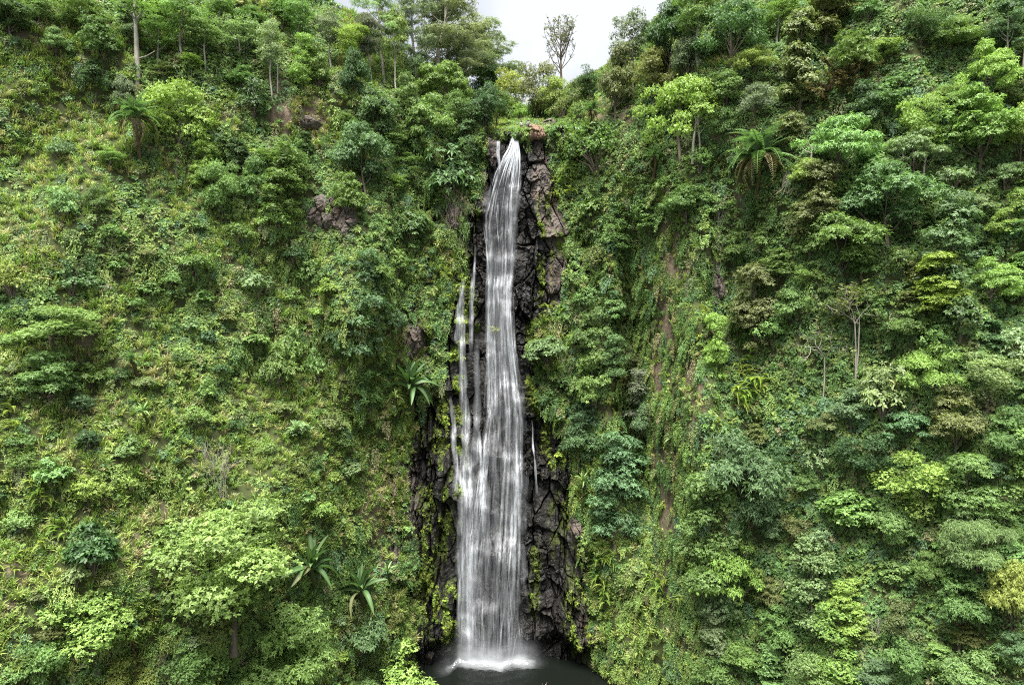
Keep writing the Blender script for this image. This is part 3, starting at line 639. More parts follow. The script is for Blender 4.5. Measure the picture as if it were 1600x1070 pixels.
# hand-planted from the photograph: u, top, base, width, kind, tint, style, label
L_ = None
HAND = [
 (277, 96, 262, 122, 'round', 'lime', 'small', 'bright lime-green tree with billowing crown beside the big palm'),
 (190, 106, 188, 46, 'umbrella', 'grey', 'small', 'small flat-topped tree on thin white stem left of the snag'),
 (436, 216, 345, 70, 'column', 'mid', 'rosette', L_), (345, 240, 350, 80, 'round', 'mid', 'small', L_), (395, 235, 335, 62, 'round', 'mid', 'rosette', L_),
 (375, 14, 125, 95, 'tall', 'pale', 'small', L_), (320, 20, 110, 70, 'tall', 'mid', 'small', L_), (425, 20, 150, 60, 'tall', 'pale', 'small', L_), (470, -20, 95, 70, 'tall', 'mid', 'small', L_),
 (160, 22, 105, 72, 'round', 'mid', 'rosette', L_), (150, 82, 150, 70, 'round', 'dark', 'small', L_), (88, 38, 95, 52, 'umbrella', 'mid', 'rosette', L_), (18, -10, 62, 85, 'round', 'dark', 'rosette', L_), (60, -20, 40, 70, 'round', 'mid', 'small', L_),
 (95, 203, 252, 52, 'shrub', 'blue', 'small', L_), (250, 10, 110, 70, 'tall', 'mid', 'small', L_), (285, -20, 90, 80, 'tall', 'mid', 'small', L_), (130, -20, 60, 90, 'round', 'mid', 'small', L_),
 (518, 8, 110, 62, 'tall', 'grey', 'small', L_), (500, 60, 150, 55, 'round', 'mid', 'rosette', L_), (545, 22, 118, 66, 'tall', 'lime', 'small', L_), (580, 10, 130, 50, 'tall', 'grey', 'hang', L_),
 (620, -8, 150, 58, 'tall', 'yellow', 'small', 'yellow-green slender tree rising in front of the grey eucalypts'),
 (652, 70, 152, 44, 'round', 'dark', 'small', 'dense ball-crowned dark green tree on the left rim'),
 (690, -40, 150, 150, 'euc', 'grey', 'hang', 'tallest grey-green eucalypt on the left skyline'), (735, 18, 150, 110, 'euc', 'grey', 'hang', L_), (770, 48, 150, 100, 'euc', 'grey', 'hang', L_), (715, 45, 150, 90, 'euc', 'grey', 'hang', L_), (650, -30, 140, 100, 'euc', 'grey', 'hang', L_), (600, -30, 130, 90, 'euc', 'pale', 'hang', L_), (800, 78, 150, 50, 'euc', 'dark', 'hang', L_), (712, -20, 150, 120, 'euc', 'grey', 'hang', L_), (750, 30, 150, 100, 'euc', 'grey', 'hang', L_),
 (556, 70, 180, 52, 'round', 'dark', 'rosette', L_), (692, 84, 172, 100, 'umbrella', 'mid', 'rosette', L_), (588, 128, 240, 84, 'round', 'blue', 'rosette', L_), (572, 180, 310, 100, 'round', 'blue', 'rosette', L_), (545, 260, 350, 70, 'round', 'mid', 'rosette', L_),
 (672, 140, 250, 108, 'umbrella', 'mid', 'rosette', L_), (755, 118, 212, 62, 'round', 'dark', 'rosette', L_), (715, 125, 215, 70, 'round', 'mid', 'small', L_), (635, 108, 190, 60, 'round', 'mid', 'rosette', L_), (735, 150, 240, 50, 'column', 'dark', 'small', L_),
 (800, 95, 190, 70, 'round', 'yellow', 'small', L_), (838, 88, 190, 80, 'round', 'olive', 'small', L_), (865, 105, 185, 60, 'round', 'yellow', 'small', L_), (905, 110, 180, 60, 'round', 'olive', 'small', L_), (775, 130, 200, 60, 'round', 'mid', 'small', L_), (845, 140, 186, 50, 'shrub', 'mid', 'small', L_), (812, 150, 190, 46, 'shrub', 'lime', 'small', L_),
 (922, 96, 178, 52, 'tall', 'dark', 'small', L_), (962, 58, 190, 70, 'round', 'olive', 'rosette', L_), (992, 6, 150, 74, 'tall', 'grey', 'small', L_), (1022, 60, 160, 96, 'round', 'olive', 'small', L_), (1042, -30, 130, 96, 'round', 'dark', 'rosette', L_), (1092, -40, 110, 90, 'tall', 'mid', 'small', L_), (1075, 40, 130, 60, 'round', 'grey', 'small', L_), (955, 95, 175, 40, 'tall', 'mid', 'small', L_),
 (1064, 102, 252, 152, 'umbrella', 'lime', 'small', 'wide lime-green tree on several pale stems right of the lip'), (1000, 228, 310, 62, 'round', 'mid', 'rosette', L_), (890, 240, 300, 60, 'shrub', 'lime', 'rosette', L_), (925, 285, 350, 56, 'shrub', 'mid', 'broad', L_), (1018, 268, 372, 66, 'column', 'mid', 'rosette', L_), (965, 305, 400, 62, 'column', 'mid', 'small', L_),
 (640, 316, 376, 76, 'shrub', 'dark', 'broad', L_), (560, 380, 570, 100, 'column', 'blue', 'rosette', 'big bluish-green tree with hanging sides left of the fall'), (610, 462, 528, 62, 'shrub', 'blue', 'rosette', L_), (535, 470, 570, 70, 'round', 'dark', 'rosette', L_), (590, 395, 470, 60, 'round', 'mid', 'rosette', L_),
 (788, 140, 190, 50, 'shrub', 'mid', 'small', L_), (832, 150, 188, 40, 'shrub', 'mid', 'rosette', L_), (756, 160, 208, 40, 'shrub', 'dark', 'rosette', L_), (762, 90, 165, 70, 'round', 'dark', 'small', L_), (880, 140, 185, 50, 'shrub', 'olive', 'small', L_), (905, 150, 195, 44, 'shrub', 'mid', 'small', L_),
 (1140, -8, 120, 145, 'umbrella', 'dark', 'small', 'broad dark tree spreading on the right skyline'), (1072, 46, 120, 56, 'round', 'grey', 'small', L_), (1248, 10, 172, 66, 'column', 'olive', 'broad', 'dark olive big-leaved tree just left of the gnarled tree'), (1180, 70, 130, 90, 'umbrella', 'yellow', 'small', L_), (1215, -10, 70, 80, 'tall', 'mid', 'small', L_), (1330, 40, 130, 86, 'round', 'mid', 'rosette', L_),
 (1440, 4, 80, 88, 'round', 'dark', 'small', L_), (1480, 18, 105, 96, 'round', 'mid', 'rosette', L_), (1588, -30, 128, 74, 'tall', 'blue', 'rosette', 'tall dark bluish tree with white trunk at the upper edge of the right slope'), (1540, 62, 165, 100, 'umbrella', 'lime', 'rosette', L_), (1430, 130, 255, 84, 'round', 'lime', 'small', L_), (1530, 120, 272, 160, 'round', 'fresh', 'rosette', L_), (1590, 150, 270, 80, 'round', 'lime', 'rosette', L_),
 (1305, 172, 290, 150, 'umbrella', 'fresh', 'rosette', L_), (1425, 196, 280, 110, 'umbrella', 'pale', 'rosette', L_), (1232, 170, 240, 62, 'round', 'olive', 'broad', L_), (1390, 110, 190, 80, 'round', 'mid', 'rosette', L_), (1350, 120, 220, 76, 'round', 'dark', 'rosette', L_), (1180, 120, 190, 70, 'round', 'grey', 'small', L_), (1140, 150, 230, 56, 'round', 'mid', 'small', L_),
 (113, 402, 462, 84, 'shrub', 'blue', 'small', 'soft bluish-green domed shrub among dry grass on the left slope'), (20, 392, 465, 66, 'shrub', 'yellow', 'small', L_), (80, 462, 545, 150, 'round', 'fresh', 'small', L_), (78, 538, 640, 116, 'round', 'mid', 'rosette', L_), (126, 604, 648, 58, 'shrub', 'blue', 'rosette', L_), (430, 526, 606, 74, 'shrub', 'mid', 'rosette', L_), (485, 395, 460, 66, 'shrub', 'mid', 'rosette', L_), (455, 500, 570, 56, 'shrub', 'mid', 'rosette', L_), (500, 520, 600, 60, 'shrub', 'mid', 'small', L_),
 (925, 472, 570, 80, 'round', 'mid', 'rosette', L_), (930, 532, 660, 96, 'round', 'mid', 'rosette', 'bushy green tree clinging to the wall above the mossy rock, right of the fall'), (996, 528, 590, 46, 'round', 'olive', 'small', L_), (1005, 565, 680, 62, 'column', 'grey', 'small', L_), (1012, 620, 700, 52, 'round', 'blue', 'rosette', L_), (962, 666, 850, 100, 'column', 'blue', 'rosette', 'tall bluish-green tree hugging the wall right of the small banana plant'),
 (1250, 432, 525, 84, 'umbrella', 'mid', 'rosette', L_), (1220, 380, 450, 80, 'round', 'mid', 'rosette', L_), (1352, 440, 540, 76, 'round', 'mid', 'rosette', L_), (1425, 460, 545, 84, 'round', 'mid', 'rosette', L_), (1550, 396, 480, 104, 'umbrella', 'lime', 'rosette', L_), (1170, 650, 865, 165, 'round', 'blue', 'rosette', 'broad bluish-green tree below the big yellow ferns'), (1330, 596, 672, 82, 'round', 'pale', 'rosette', L_), (1545, 536, 640, 110, 'round', 'pale', 'small', L_), (1490, 585, 720, 110, 'round', 'olive', 'rosette', L_), (1580, 620, 740, 80, 'round', 'mid', 'rosette', L_), (1150, 340, 440, 90, 'round', 'mid', 'rosette', L_), (1120, 480, 600, 46, 'column', 'lime', 'rosette', L_),
 (147, 798, 896, 100, 'shrub', 'dark', 'broad', 'dark glossy big-leaved shrub standing alone on the left slope'), (362, 752, 985, 265, 'round', 'fresh', 'small', 'widest billowing tree on the lower left slope'), (450, 915, 1105, 175, 'round', 'fresh', 'rosette', 'light green rosette-leaved tree at the bottom, left of the pool'), (150, 888, 1030, 180, 'round', 'lime', 'small', 'low yellow-green spreading tree below the dark glossy shrub'), (140, 730, 786, 72, 'shrub', 'lime', 'rosette', L_), (565, 930, 1030, 90, 'shrub', 'blue', 'rosette', 'dark bluish shrub under the lower banana plant'), (636, 1024, 1125, 118, 'shrub', 'lime', 'rosette', 'spiky light green shrub overhanging the left shore of the pool'),
 (1055, 1005, 1070, 46, 'shrub', 'blue', 'rosette', L_), (1290, 806, 870, 70, 'shrub', 'pale', 'rosette', L_), (1400, 770, 870, 90, 'round', 'mid', 'rosette', L_), (1525, 780, 910, 120, 'round', 'pale', 'hang', 'soft pale green tree with drooping leaves on the lower right slope'), (1500, 870, 1000, 110, 'round', 'mid', 'rosette', L_), (1578, 860, 1000, 90, 'round', 'yellow', 'rosette', L_), (1330, 900, 1000, 66, 'column', 'lime', 'rosette', L_), (1408, 920, 1010, 80, 'round', 'olive', 'small', L_), (1220, 930, 1030, 90, 'round', 'mid', 'rosette', L_), (1540, 1000, 1120, 170, 'umbrella', 'mid', 'rosette', L_), (1120, 1010, 1100, 90, 'round', 'mid', 'small', L_), (1430, 980, 1090, 80, 'round', 'mid', 'rosette', L_), (1280, 1000, 1110, 110, 'round', 'mid', 'small', L_), (300, 990, 1110, 120, 'round', 'mid', 'small', L_), (60, 980, 1090, 110, 'round', 'mid', 'small', L_), (200, 1000, 1100, 90, 'round', 'yellow', 'small', L_),
]
for (u, t, b_, wd, k, ti, st, lb) in HAND: grow(u, t, b_, wd, k, ti, st, lb, fwd=3. if u == 450 else 0.)

# more trees and shrubs between them, as dense as each slope is
g3 = np.random.default_rng(314); placed = [(h[0], (h[1]+h[2])/2, h[3]) for h in HAND]
AVOID = [(80, 70, 50), (60, 160, 60), (110, 190, 30), (455, 140, 40), (222, 205, 50), (1180, 265, 60), (645, 605, 48), (495, 880, 55), (570, 912, 50), (240, 640, 30), (908, 760, 36), (342, 720, 44), (1283, 560, 60), (1333, 520, 50), (1365, 970, 36), (1165, 610, 56), (940, 905, 34), (1295, 120, 60), (875, 100, 40), (512, 335, 60), (845, 195, 60), (213, 70, 22), (1120, 440, 36), (640, 530, 50), (600, 820, 70)]
def free(u, v, wd):
    for a, b_, c in placed:
        if math.hypot(u-a, (v-b_)*1.15) < .31*(c+wd): return False
    for a, b_, c in AVOID:
        if math.hypot(u-a, v-b_) < c+.25*wd: return False
    return True
nfill = 0
for k in range(5200):
    u = g3.uniform(-20, 1620); v = g3.uniform(10, 1075)
    Le, Re = bare_edges(v)
    if Le-26 < u < Re+22 or (960 < u < 1100 and 330 < v) or (900 < u < 1100 and v > 800): continue
    left = u < 700
    dens = .9 if v < 330 and not left else .75 if not left else .5 if v < 300 else .2
    if left and u < 300 and v > 120: dens = .13
    if earth(np.array(u), np.array(v)) > .3 or g3.uniform() > dens: continue
    if left and v > 330:
        kind = 'shrub'; wd = g3.uniform(30, 68); ht = wd*g3.uniform(.6, .9)
    elif left: kind = g3.choice(['shrub', 'round', 'column', 'tall']); wd = g3.uniform(36, 74); ht = wd*g3.uniform(.8, 1.3)
    else: kind = g3.choice(['round', 'round', 'umbrella', 'column', 'round', 'shrub']); wd = 55+115*g3.uniform()**1.4; ht = wd*g3.uniform(.75, 1.1)
    if kind == 'column': wd *= .7; ht *= 1.25
    if not free(u, v, wd): continue
    if 480 < u < 1120 and v < 215 and v-ht < 120: continue
    pz = g3.uniform()
    ti = g3.choice(['mid', 'mid', 'mid', 'fresh', 'fresh', 'dark', 'pale', 'olive', 'lime'])
    if not left: ti = g3.choice(['mid', 'mid', 'mid', 'fresh', 'fresh', 'dark', 'blue', 'olive', 'lime', 'pale'])
    st = g3.choice(['rosette', 'small', 'rosette', 'broad']) if kind != 'tall' else 'small'
    if grow(u, v-ht/2, v+ht/2, wd, str(kind), str(ti), str(st)) is None: continue
    placed.append((u, v, wd)); nfill += 1
    if nfill >= 190: break
print('fill trees', nfill)
# ------------------------------------------------------------------ plants built one by one
def empty(name, loc, rot=None): return add(name, None, None, loc, rot)
def reg(o, desc, cat, u, v, label): THINGS.append((o, desc, cat, u, v, label))
# half-bare tree on the skyline above the lip: upswept limbs, scattered leaves
p, _ = base_at(876, 160); g = np.random.default_rng(5); mt = MB(); mc = MB()
H = (160-26)*p.y/FPX; hw = 33*p.y/FPX
mt.tube([(0, 0, -1), (.1, 0, H*.3), (0, .05, H*.55), (.05, 0, H*.98)], [.3, .24, .15, .03], 7)
TP = []
for k in range(26):
    z0 = H*g.uniform(.32, .75); a = g.uniform(0, 6.28); q = hw*g.uniform(.35, 1.0)*(1 if z0 < H*.6 else .6); z1 = min(H*.97, z0+H*g.uniform(.2, .42))
    P = np.array([(0, 0, z0), (math.cos(a)*q*.55, math.sin(a)*q*.55, z0+(z1-z0)*.35), (math.cos(a)*q*.9, math.sin(a)*q*.9, z0+(z1-z0)*.75), (math.cos(a)*q, math.sin(a)*q, z1)])
    mt.tube(P, [.10, .07, .045, .02], 5)
    for j in range(7):
        f = g.uniform(.35, 1); c = np.array([np.interp(f, [0, .35, .7, 1], P[:, i]) for i in range(3)]); e = c+np.array([g.normal(0, .7), g.normal(0, .7), g.uniform(.3, 1.3)]); mt.tube([c, (c+e)/2+[0, 0, -.1], e], [.03, .022, .012], 4); TP += [e, (c+e)/2]
TP = np.array(TP); leaves(mc, TP, np.tile([0, 0, 1.], (len(TP), 1))+g.normal(0, .4, TP.shape), 4, .36, .2, g=g)
o = empty('half_bare_tree', p); add('trunk', mt.mesh('trunk', ['bark'], True), o); add('crown', mc.mesh('crown', ['leaf']), o, color=(.115, .128, .075))
reg(o, '', 'tree', 876, 95, 'half-bare tree with upswept limbs standing against the open sky')

# tall pale snag with a small crown, above the lime tree
p, _ = base_at(214, 168); mt = MB(); mc = MB(); mp_ = p.y/FPX; H = 180*mp_; g = np.random.default_rng(6)
mt.tube([(0, 0, -1), (.1, 0, H*.3), (-.1, 0, H*.6), (-.35, 0, H*.98)], [.42, .36, .3, .16], 8)
for k in range(7):
    z0 = H*(.42 if k == 0 else g.uniform(.7, .96)); a = 0 if k == 0 else g.uniform(0, 6.28); e = np.array([math.cos(a)*(1.9+g.uniform(0, 1)), math.sin(a)*2, z0+g.uniform(.6, 2)]); b0 = np.array([-.1, 0, z0])
    mt.tube([b0, (b0+e)/2+[0, 0, -.2], e], [.13, .1, .04], 5)
    if k: q = e+g.normal(0, .6, (40, 3)); leaves(mc, q, q*0+[0, 0, 1], 7, .4, .15, g=g)
o = empty('snag_tree', p); add('trunk', mt.mesh('trunk', ['bark_pale'], True), o); add('crown', mc.mesh('crown', ['leaf']), o, color=TINT['mid']); reg(o, '', 'tree', 213, 70, 'tall bare pale trunk rising behind the bright lime-green tree')

# mossy slim trunks that show pale among the leaves
def stick(u, top, base, r_, mat_, lean, label, name='snag', forks=2):
    p, _ = base_at(u, base); mp_ = p.y/FPX; H = (base-top)*mp_; mt = MB(); g = np.random.default_rng(int(u))
    mt.tube([(0, -.6, -.8), (lean*.2, -.7, H*.35), (lean*.7, -.8, H*.7), (lean, -.8, H)], [r_, r_*.85, r_*.7, r_*.4], 6)
    for k in range(forks):
        z0 = H*g.uniform(.5, .85); b0 = np.array([lean*z0/H, -.8, z0]); e = b0+[g.choice([-1, 1])*g.uniform(.6, 1.6), -.3, g.uniform(.6, 1.6)]; mt.tube([b0, (b0+e)/2+[0, 0, -.15], e], [r_*.5, r_*.4, r_*.15], 5)
    o = add(name, mt.mesh(name, [mat_], True), None, p); reg(o, '', 'tree', u, (top+base)/2, label)
stick(1262, 232, 270, .16, 'bark_pale', .2, 'short pale trunk under the broad tree right of the right-hand palm')
stick(1408, 236, 275, .15, 'bark_pale', -.3, 'leaning pale trunk, first of the trunks showing on the upper right slope')
stick(1438, 240, 275, .13, 'bark_pale', .2, 'thin straight pale trunk beside the leaning pale trunk')
stick(1080, 185, 250, .22, 'bark_pale', .5, 'thick pale stem below the wide lime-green tree right of the lip')
stick(1092, 180, 248, .14, 'bark_pale', -.4, 'thinner second stem below the wide lime-green tree right of the lip')
stick(1593, 55, 125, .2, 'bark_pale', .1, 'white trunk below the tall dark bluish tree', forks=0)
stick(218, 960, 1060, .22, 'bark_moss', -.5, 'mossy crooked trunk at the bottom of the left slope', forks=4)
stick(436, 95, 140, .12, 'bark_pale', .1, 'slim pale trunk on the dry grassy bank of the upper left slope', forks=0)
stick(575, 18, 80, .14, 'bark_pale', .1, 'bare pole-like trunk against the left gap of sky', forks=3)
stick(822, 150, 185, .13, 'bark_pale', .1, 'slim grey trunk above the lip of the fall', forks=2)

# pale leafless trees and twig tangles
def twigs(g, mt, b0, d, L, r_, depth, spread=.6):
    d = nrm(d); e = b0+d*L; mid = (b0+e)/2+g.normal(0, .06*L, 3); mt.tube([b0, mid, e], [r_, r_*.8, r_*.55], 5)
    if depth:
        for k in range(int(g.integers(2, 4))): twigs(g, mt, b0+d*L*g.uniform(.55, 1), d+g.normal(0, spread, 3)+[0, 0, .1], L*g.uniform(.5, .75), r_*.55, depth-1, spread)
def dead(u, top, base, wid, label, stems, depth=3, leaf=0, trunk=.0):
    p, _ = base_at(u, base); mp_ = p.y/FPX; H = (base-top)*mp_; W = wid*mp_; g = np.random.default_rng(int(u)+3); mt = MB()
    for k in range(stems):
        b0 = np.array([g.normal(0, .15*W if not trunk else .05), -.4, -.3]); d = np.array([g.normal(0, .32*W/H), -.12+g.normal(0, .1), 1.])
        if trunk: e = np.array([.25*(k*2-1)*(stems > 1), -.9, H*trunk]); mt.tube([b0, (b0+e)/2+[.1, 0, 0], e], [.10, .085, .065], 6); b0 = e; L = H*(1-trunk)*.55
        else: L = H*.55
        for j in range(3 if trunk else 1): twigs(g, mt, b0, d+g.normal(0, .7 if trunk else .05, 3)*[1, .5, .3], L, .05 if trunk else .03, depth, .75 if trunk else .35)
    o = empty('bare_tree' if trunk else 'dead_shrub', p); add('branches', mt.mesh('branches', ['deadwood'], True), o)
    if leaf:
        mc = MB(); V = np.concatenate(mt.V); V = V[V[:, 2] > H*.55]; q = V[g.integers(0, len(V), leaf)]+g.normal(0, .3, (leaf, 3)); leaves(mc, q, q*0+[0, 0, 1], 6, .34, .16, g=g); add('crown', mc.mesh('crown', ['leaf']), o, color=TINT['olive'])
    reg(o, '', 'tree' if trunk else 'dead shrub', u, (top+base)/2, label)
dead(1283, 505, 625, 90, 'bare pale tree with spreading twigs on the right slope', 1, 4, 40, .55)
dead(1333, 440, 590, 90, 'thin-trunked tree with sparse olive crown beside the bare pale tree', 2, 4, 260, .55)
dead(342, 676, 772, 60, 'upright tangle of pale dead stems above the widest billowing tree', 16, 2)
dead(1368, 950, 990, 44, 'sprawl of pale dead twigs on the lower right slope', 10, 2)
dead(1232, 262, 300, 70, 'pale dead branches beside the right-hand palm', 8, 3)
dead(1122, 290, 352, 26, 'dry straw-coloured hanging tangle left of the right-hand palm', 14, 1)
dead(213, 890, 928, 30, 'small pale dead sapling right of the dark glossy shrub', 2, 3)
dead(716, 300, 385, 40, 'pale bare roots hanging over brown rock at the upper left of the fall', 12, 2)

# gnarled tree with thick brown limbs
p, _ = base_at(1290, 172); g = np.random.default_rng(12); mt = MB(); mc = MB(); k_ = p.y/FPX
sc_ = k_/.1
def gnarl(b0, d, L, r_, depth):
    P_ = [b0]; dd_ = nrm(d)
    for q in range(4): dd_ = nrm(dd_+g.normal(0, .38, 3)*[1, .5, 1]+[0, -.02, .04]); P_.append(P_[-1]+dd_*L/4)
    mt.tube(np.array(P_), np.linspace(r_, r_*.62, 5), 7)
    for a in (1, 2, 3, 4):
        pp = P_[a]+g.normal(0, r_*.9+.05, (3, 3)); leaves(mc, pp, pp*0+[0, -.4, 1], 6, .28, .09, g=g)
    if depth:
        for q in range(3 if depth > 1 else 2): gnarl(P_[int(g.integers(2, 5))], dd_+g.normal(0, .85, 3)*[1.2, .4, .8], L*g.uniform(.55, .8), r_*.55, depth-1)
gnarl(np.array([0, 0, -1.]), np.array([.0, -.1, 1.]), 4.2*sc_, .42, 0)
for d_ in ((1, -.2, .7), (-.8, -.2, .9), (.5, -.3, 1.2), (1.2, -.2, .15)): gnarl(np.array([.1, -.3, 3.0*sc_]), np.array(d_), 3.4*sc_, .26, 3)
o = empty('gnarled_tree', p); add('trunk', mt.mesh('trunk', ['bark_moss'], True), o); add('crown', mc.mesh('crown', ['leaf']), o, color=(.085, .075, .022)); reg(o, '', 'tree', 1295, 125, 'gnarled old tree with thick brown mossy limbs, nearly leafless')

# palms: feathery fronds, each a part
def frond_mesh(name, L, arch, npair, ll, seed, mats, hang=.35):
    g = np.random.default_rng(seed); mb = MB(); t = np.linspace(0, 1, npair+4); X = L*(t-.18*arch*t**2); Z = L*(.55*arch*t-.9*arch*t**2); P = np.stack([X, 0*t, Z], -1)
    mb.tube(P[::3], np.linspace(.04, .01, len(P[::3])), 4, lv=.9)
    for k in range(4, len(t)):
        l_ = ll*math.sin(math.pi*min(1, .2+.8*t[k]))**.6*(.5+.5*(1-t[k]**3))
        for s in (-1, 1):
            c = P[k]; tip = c+np.array([.45*l_, s*l_*.85, -hang*l_+g.normal(0, .05)*l_]); mid = (c+tip)/2+[0, 0, .1*l_]; wv = np.array([.12*l_+.03, 0, 0])
            mb.put([c, mid-wv, tip, mid+wv], T=[(0, 1, 2), (0, 2, 3)], lv=g.uniform(.2, .9))
    return mb.mesh(name, mats)
FR = [frond_mesh('frond', 3.0, a, 26, .55, 60+k, ['paddle']) for k, a in enumerate((.5, .9, 1.3))]
FN = [frond_mesh('frond', 1.5, a, 18, .26, 70+k, ['leaf'], .15) for k, a in enumerate((.6, 1.0, 1.4))]
def palm(u, v, size, hgt, label, dry=6, nf=26):
    p, _ = base_at(u, v+hgt); k = p.y/FPX; H = hgt*k; g = np.random.default_rng(int(u)); o = empty('wild_date_palm', p+Vector((0, -1.8, 0))); mt = MB(); mt.tube([(0, 1.5, -1.2), (.1, .5, H*.5), (0, 0, H)], [.24, .2, .2], 8); add('trunk', mt.mesh('trunk', ['bark_moss'], True), o)
    sc = size*k/3.0
    for j in range(nf+dry):
        d = j >= nf; e = R(g.uniform(-68, -12)) if d else R(78-95*(j/nf)+g.normal(0, 8)); a = j*2.4+g.normal(0, .2)
        add('frond', FR[2 if d else int(g.integers(0, 3))], o, (0, 0, H), (0, -e, a), (sc*g.uniform(.85, 1.1),)*3, (.17, .145, .075) if d else np.array([.075, .145, .045])*g.uniform(.8, 1.5))
    reg(o, '', 'palm', u, v, label)
palm(222, 190, 50, 52, 'big dark palm with drooping fronds at the foot of the bright lime-green tree')
palm(1180, 250, 70, 44, 'large palm with yellowing lower fronds on the right slope', 7, 32)
palm(923, 178, 22, 28, 'small palm just right of the orange boulder at the lip', 8, 20)
palm(218, 563, 24, 14, 'low feathery palm on the middle of the left slope', 0, 16)
palm(1020, 250, 26, 20, 'small palm half hidden below the wide lime-green tree', 2, 16)

# wild banana plants: paddle leaves, each a part
def paddle(name, L, Wd, arch, seed):
    g = np.random.default_rng(seed); mb = MB(); t = np.linspace(0, 1, 15); X = L*(t-.15*arch*t*t); Z = L*(.45*arch*t-.85*arch*t**2.2); wd = Wd*np.sin(np.pi*np.clip(.04+.95*t, 0, 1))**.55*np.where(t < .12, .25, 1)
    jag = 1-.18*g.uniform(0, 1, (15, 2)); V = []
    for i in range(15): V += [(X[i], -wd[i]*.5*jag[i, 0], Z[i]+.22*wd[i]), (X[i], -.02, Z[i]-.01), (X[i], .02, Z[i]-.01), (X[i], wd[i]*.5*jag[i, 1], Z[i]+.22*wd[i])]
    i = np.arange(14)[:, None]*4; Q = np.concatenate([i+[k, k+1, k+5, k+4] for k in range(3)]); lv = np.tile([.35, .95, .95, .45], 15); mb.put(V, Q=Q, lv=lv)
    mb.tube(np.stack([X, 0*X, Z-.03], -1), np.linspace(.045, .012, 15), 5, lv=.97)
    return mb.mesh(name, ['paddle'], True)
PD = [paddle('leaf', 2.8, .56, a, 80+k) for k, a in enumerate((.25, .6, 1.0))]
def banana(u, v, size, label, nl=12, stem=20, tint=(.048, .108, .034)):
    nl = int(nl*2)
    p, _ = base_at(u, v+stem); k = p.y/FPX; H = max(.4, stem*k); g = np.random.default_rng(int(u)+1); o = empty('wild_banana', p+Vector((0, -2.2, 0))); mt = MB(); mt.tube([(0, 1.9, -1.4), (0, .4, H*.4), (0, 0, H), (0, 0, H+.3)], [.3*size/40, .26*size/40, .16*size/40, .05], 8, lv=.4); add('stem', mt.mesh('stem', ['paddle'], True), o, color=(.07, .085, .03))
    for j in range(nl):
        f = j/nl; e = R(82-88*f+g.normal(0, 7)); sc = size*k/2.8*g.uniform(.85, 1.1)
        add('leaf', PD[0 if f < .35 else 1 if f < .75 else 2], o, (0, 0, H), (g.normal(0, .3), -e+g.normal(0, .16), j*2.4+g.normal(0, .4)), (sc*g.uniform(.8, 1.05), sc*.85, sc), np.array(tint)*g.uniform(.6, 1.25) if j < nl-1 else (.10, .11, .045))
    reg(o, '', 'banana plant', u, v, label)
banana(645, 606, 54, 'big wild banana plant on the ledge left of the fall', 14)
banana(495, 882, 58, 'wild banana plant with long spread leaves right of the widest billowing tree', 12)
banana(570, 915, 50, 'lower wild banana plant above the dark bluish shrub', 12)
banana(240, 642, 22, 'small wild banana plant on the middle of the left slope', 8, 10, (.08, .16, .04))
banana(908, 748, 19, 'small wild banana on a tall stem against the rock right of the fall', 9, 55, (.12, .2, .05))
banana(470, 668, 17, 'tiny banana plant in low grass on the left slope', 7, 8, (.1, .18, .05))
banana(1383, 600, 17, 'little pale banana plant on the right slope', 7, 14, (.16, .19, .07))
banana(610, 885, 20, 'young banana plant next to the lower wild banana', 7, 10, (.1, .17, .05))
banana(1042, 683, 13, 'tiny fern-like banana on the mossy right wall', 7, 8, (.12, .19, .07))
banana(622, 620, 18, 'young yellow-green banana plant beside the big one on the ledge', 7, 8, (.15, .22, .05))

# fern clumps with arching fronds, each a part
def fern(u, v, size, tint, nf, label):
    p, nn = base_at(u, v); k = p.y/FPX; g = np.random.default_rng(int(u*3+v)); o = empty('fern', p+Vector((0, -.25, 0))); sc = size*k/1.5
    for j in range(nf):
        a = R(-90)+g.normal(0, .8); e = R(g.uniform(5, 65)); add('frond', FN[int(g.integers(0, 3))], o, (g.normal(0, .28)*sc, -.1, g.normal(0, .3)*sc), (0, -e, a), (sc*g.uniform(.75, 1.15),)*3, np.array(TINT[tint])*g.uniform(.9, 1.3))
    reg(o, f"{'yellow-green' if tint=='yellow' else 'bright green'} arching fern", 'fern', u, v, label)
gf = np.random.default_rng(44)
for cu, cv, su, sv, n_, sz in [(1165, 600, 22, 38, 12, 26), (1180, 500, 26, 30, 5, 20), (942, 895, 14, 26, 6, 24), (1035, 918, 16, 14, 4, 22), (1060, 935, 16, 16, 3, 20), (980, 1000, 14, 18, 3, 16), (75, 770, 30, 22, 6, 22), (85, 815, 26, 16, 4, 22), (45, 880, 22, 22, 4, 22), (20, 640, 14, 40, 4, 22), (975, 1050, 18, 10, 2, 16), (900, 295, 14, 12, 4, 20), (1105, 520, 8, 60, 4, 16), (870, 480, 20, 10, 4, 14), (1130, 680, 20, 20, 2, 20)]:
    for j in range(n_): fern(cu+gf.normal(0, su*.7), cv+gf.normal(0, sv*.7), sz*gf.uniform(.8, 1.2), 'yellow' if gf.uniform() < .75 else 'lime', int(gf.integers(6, 10)), None)

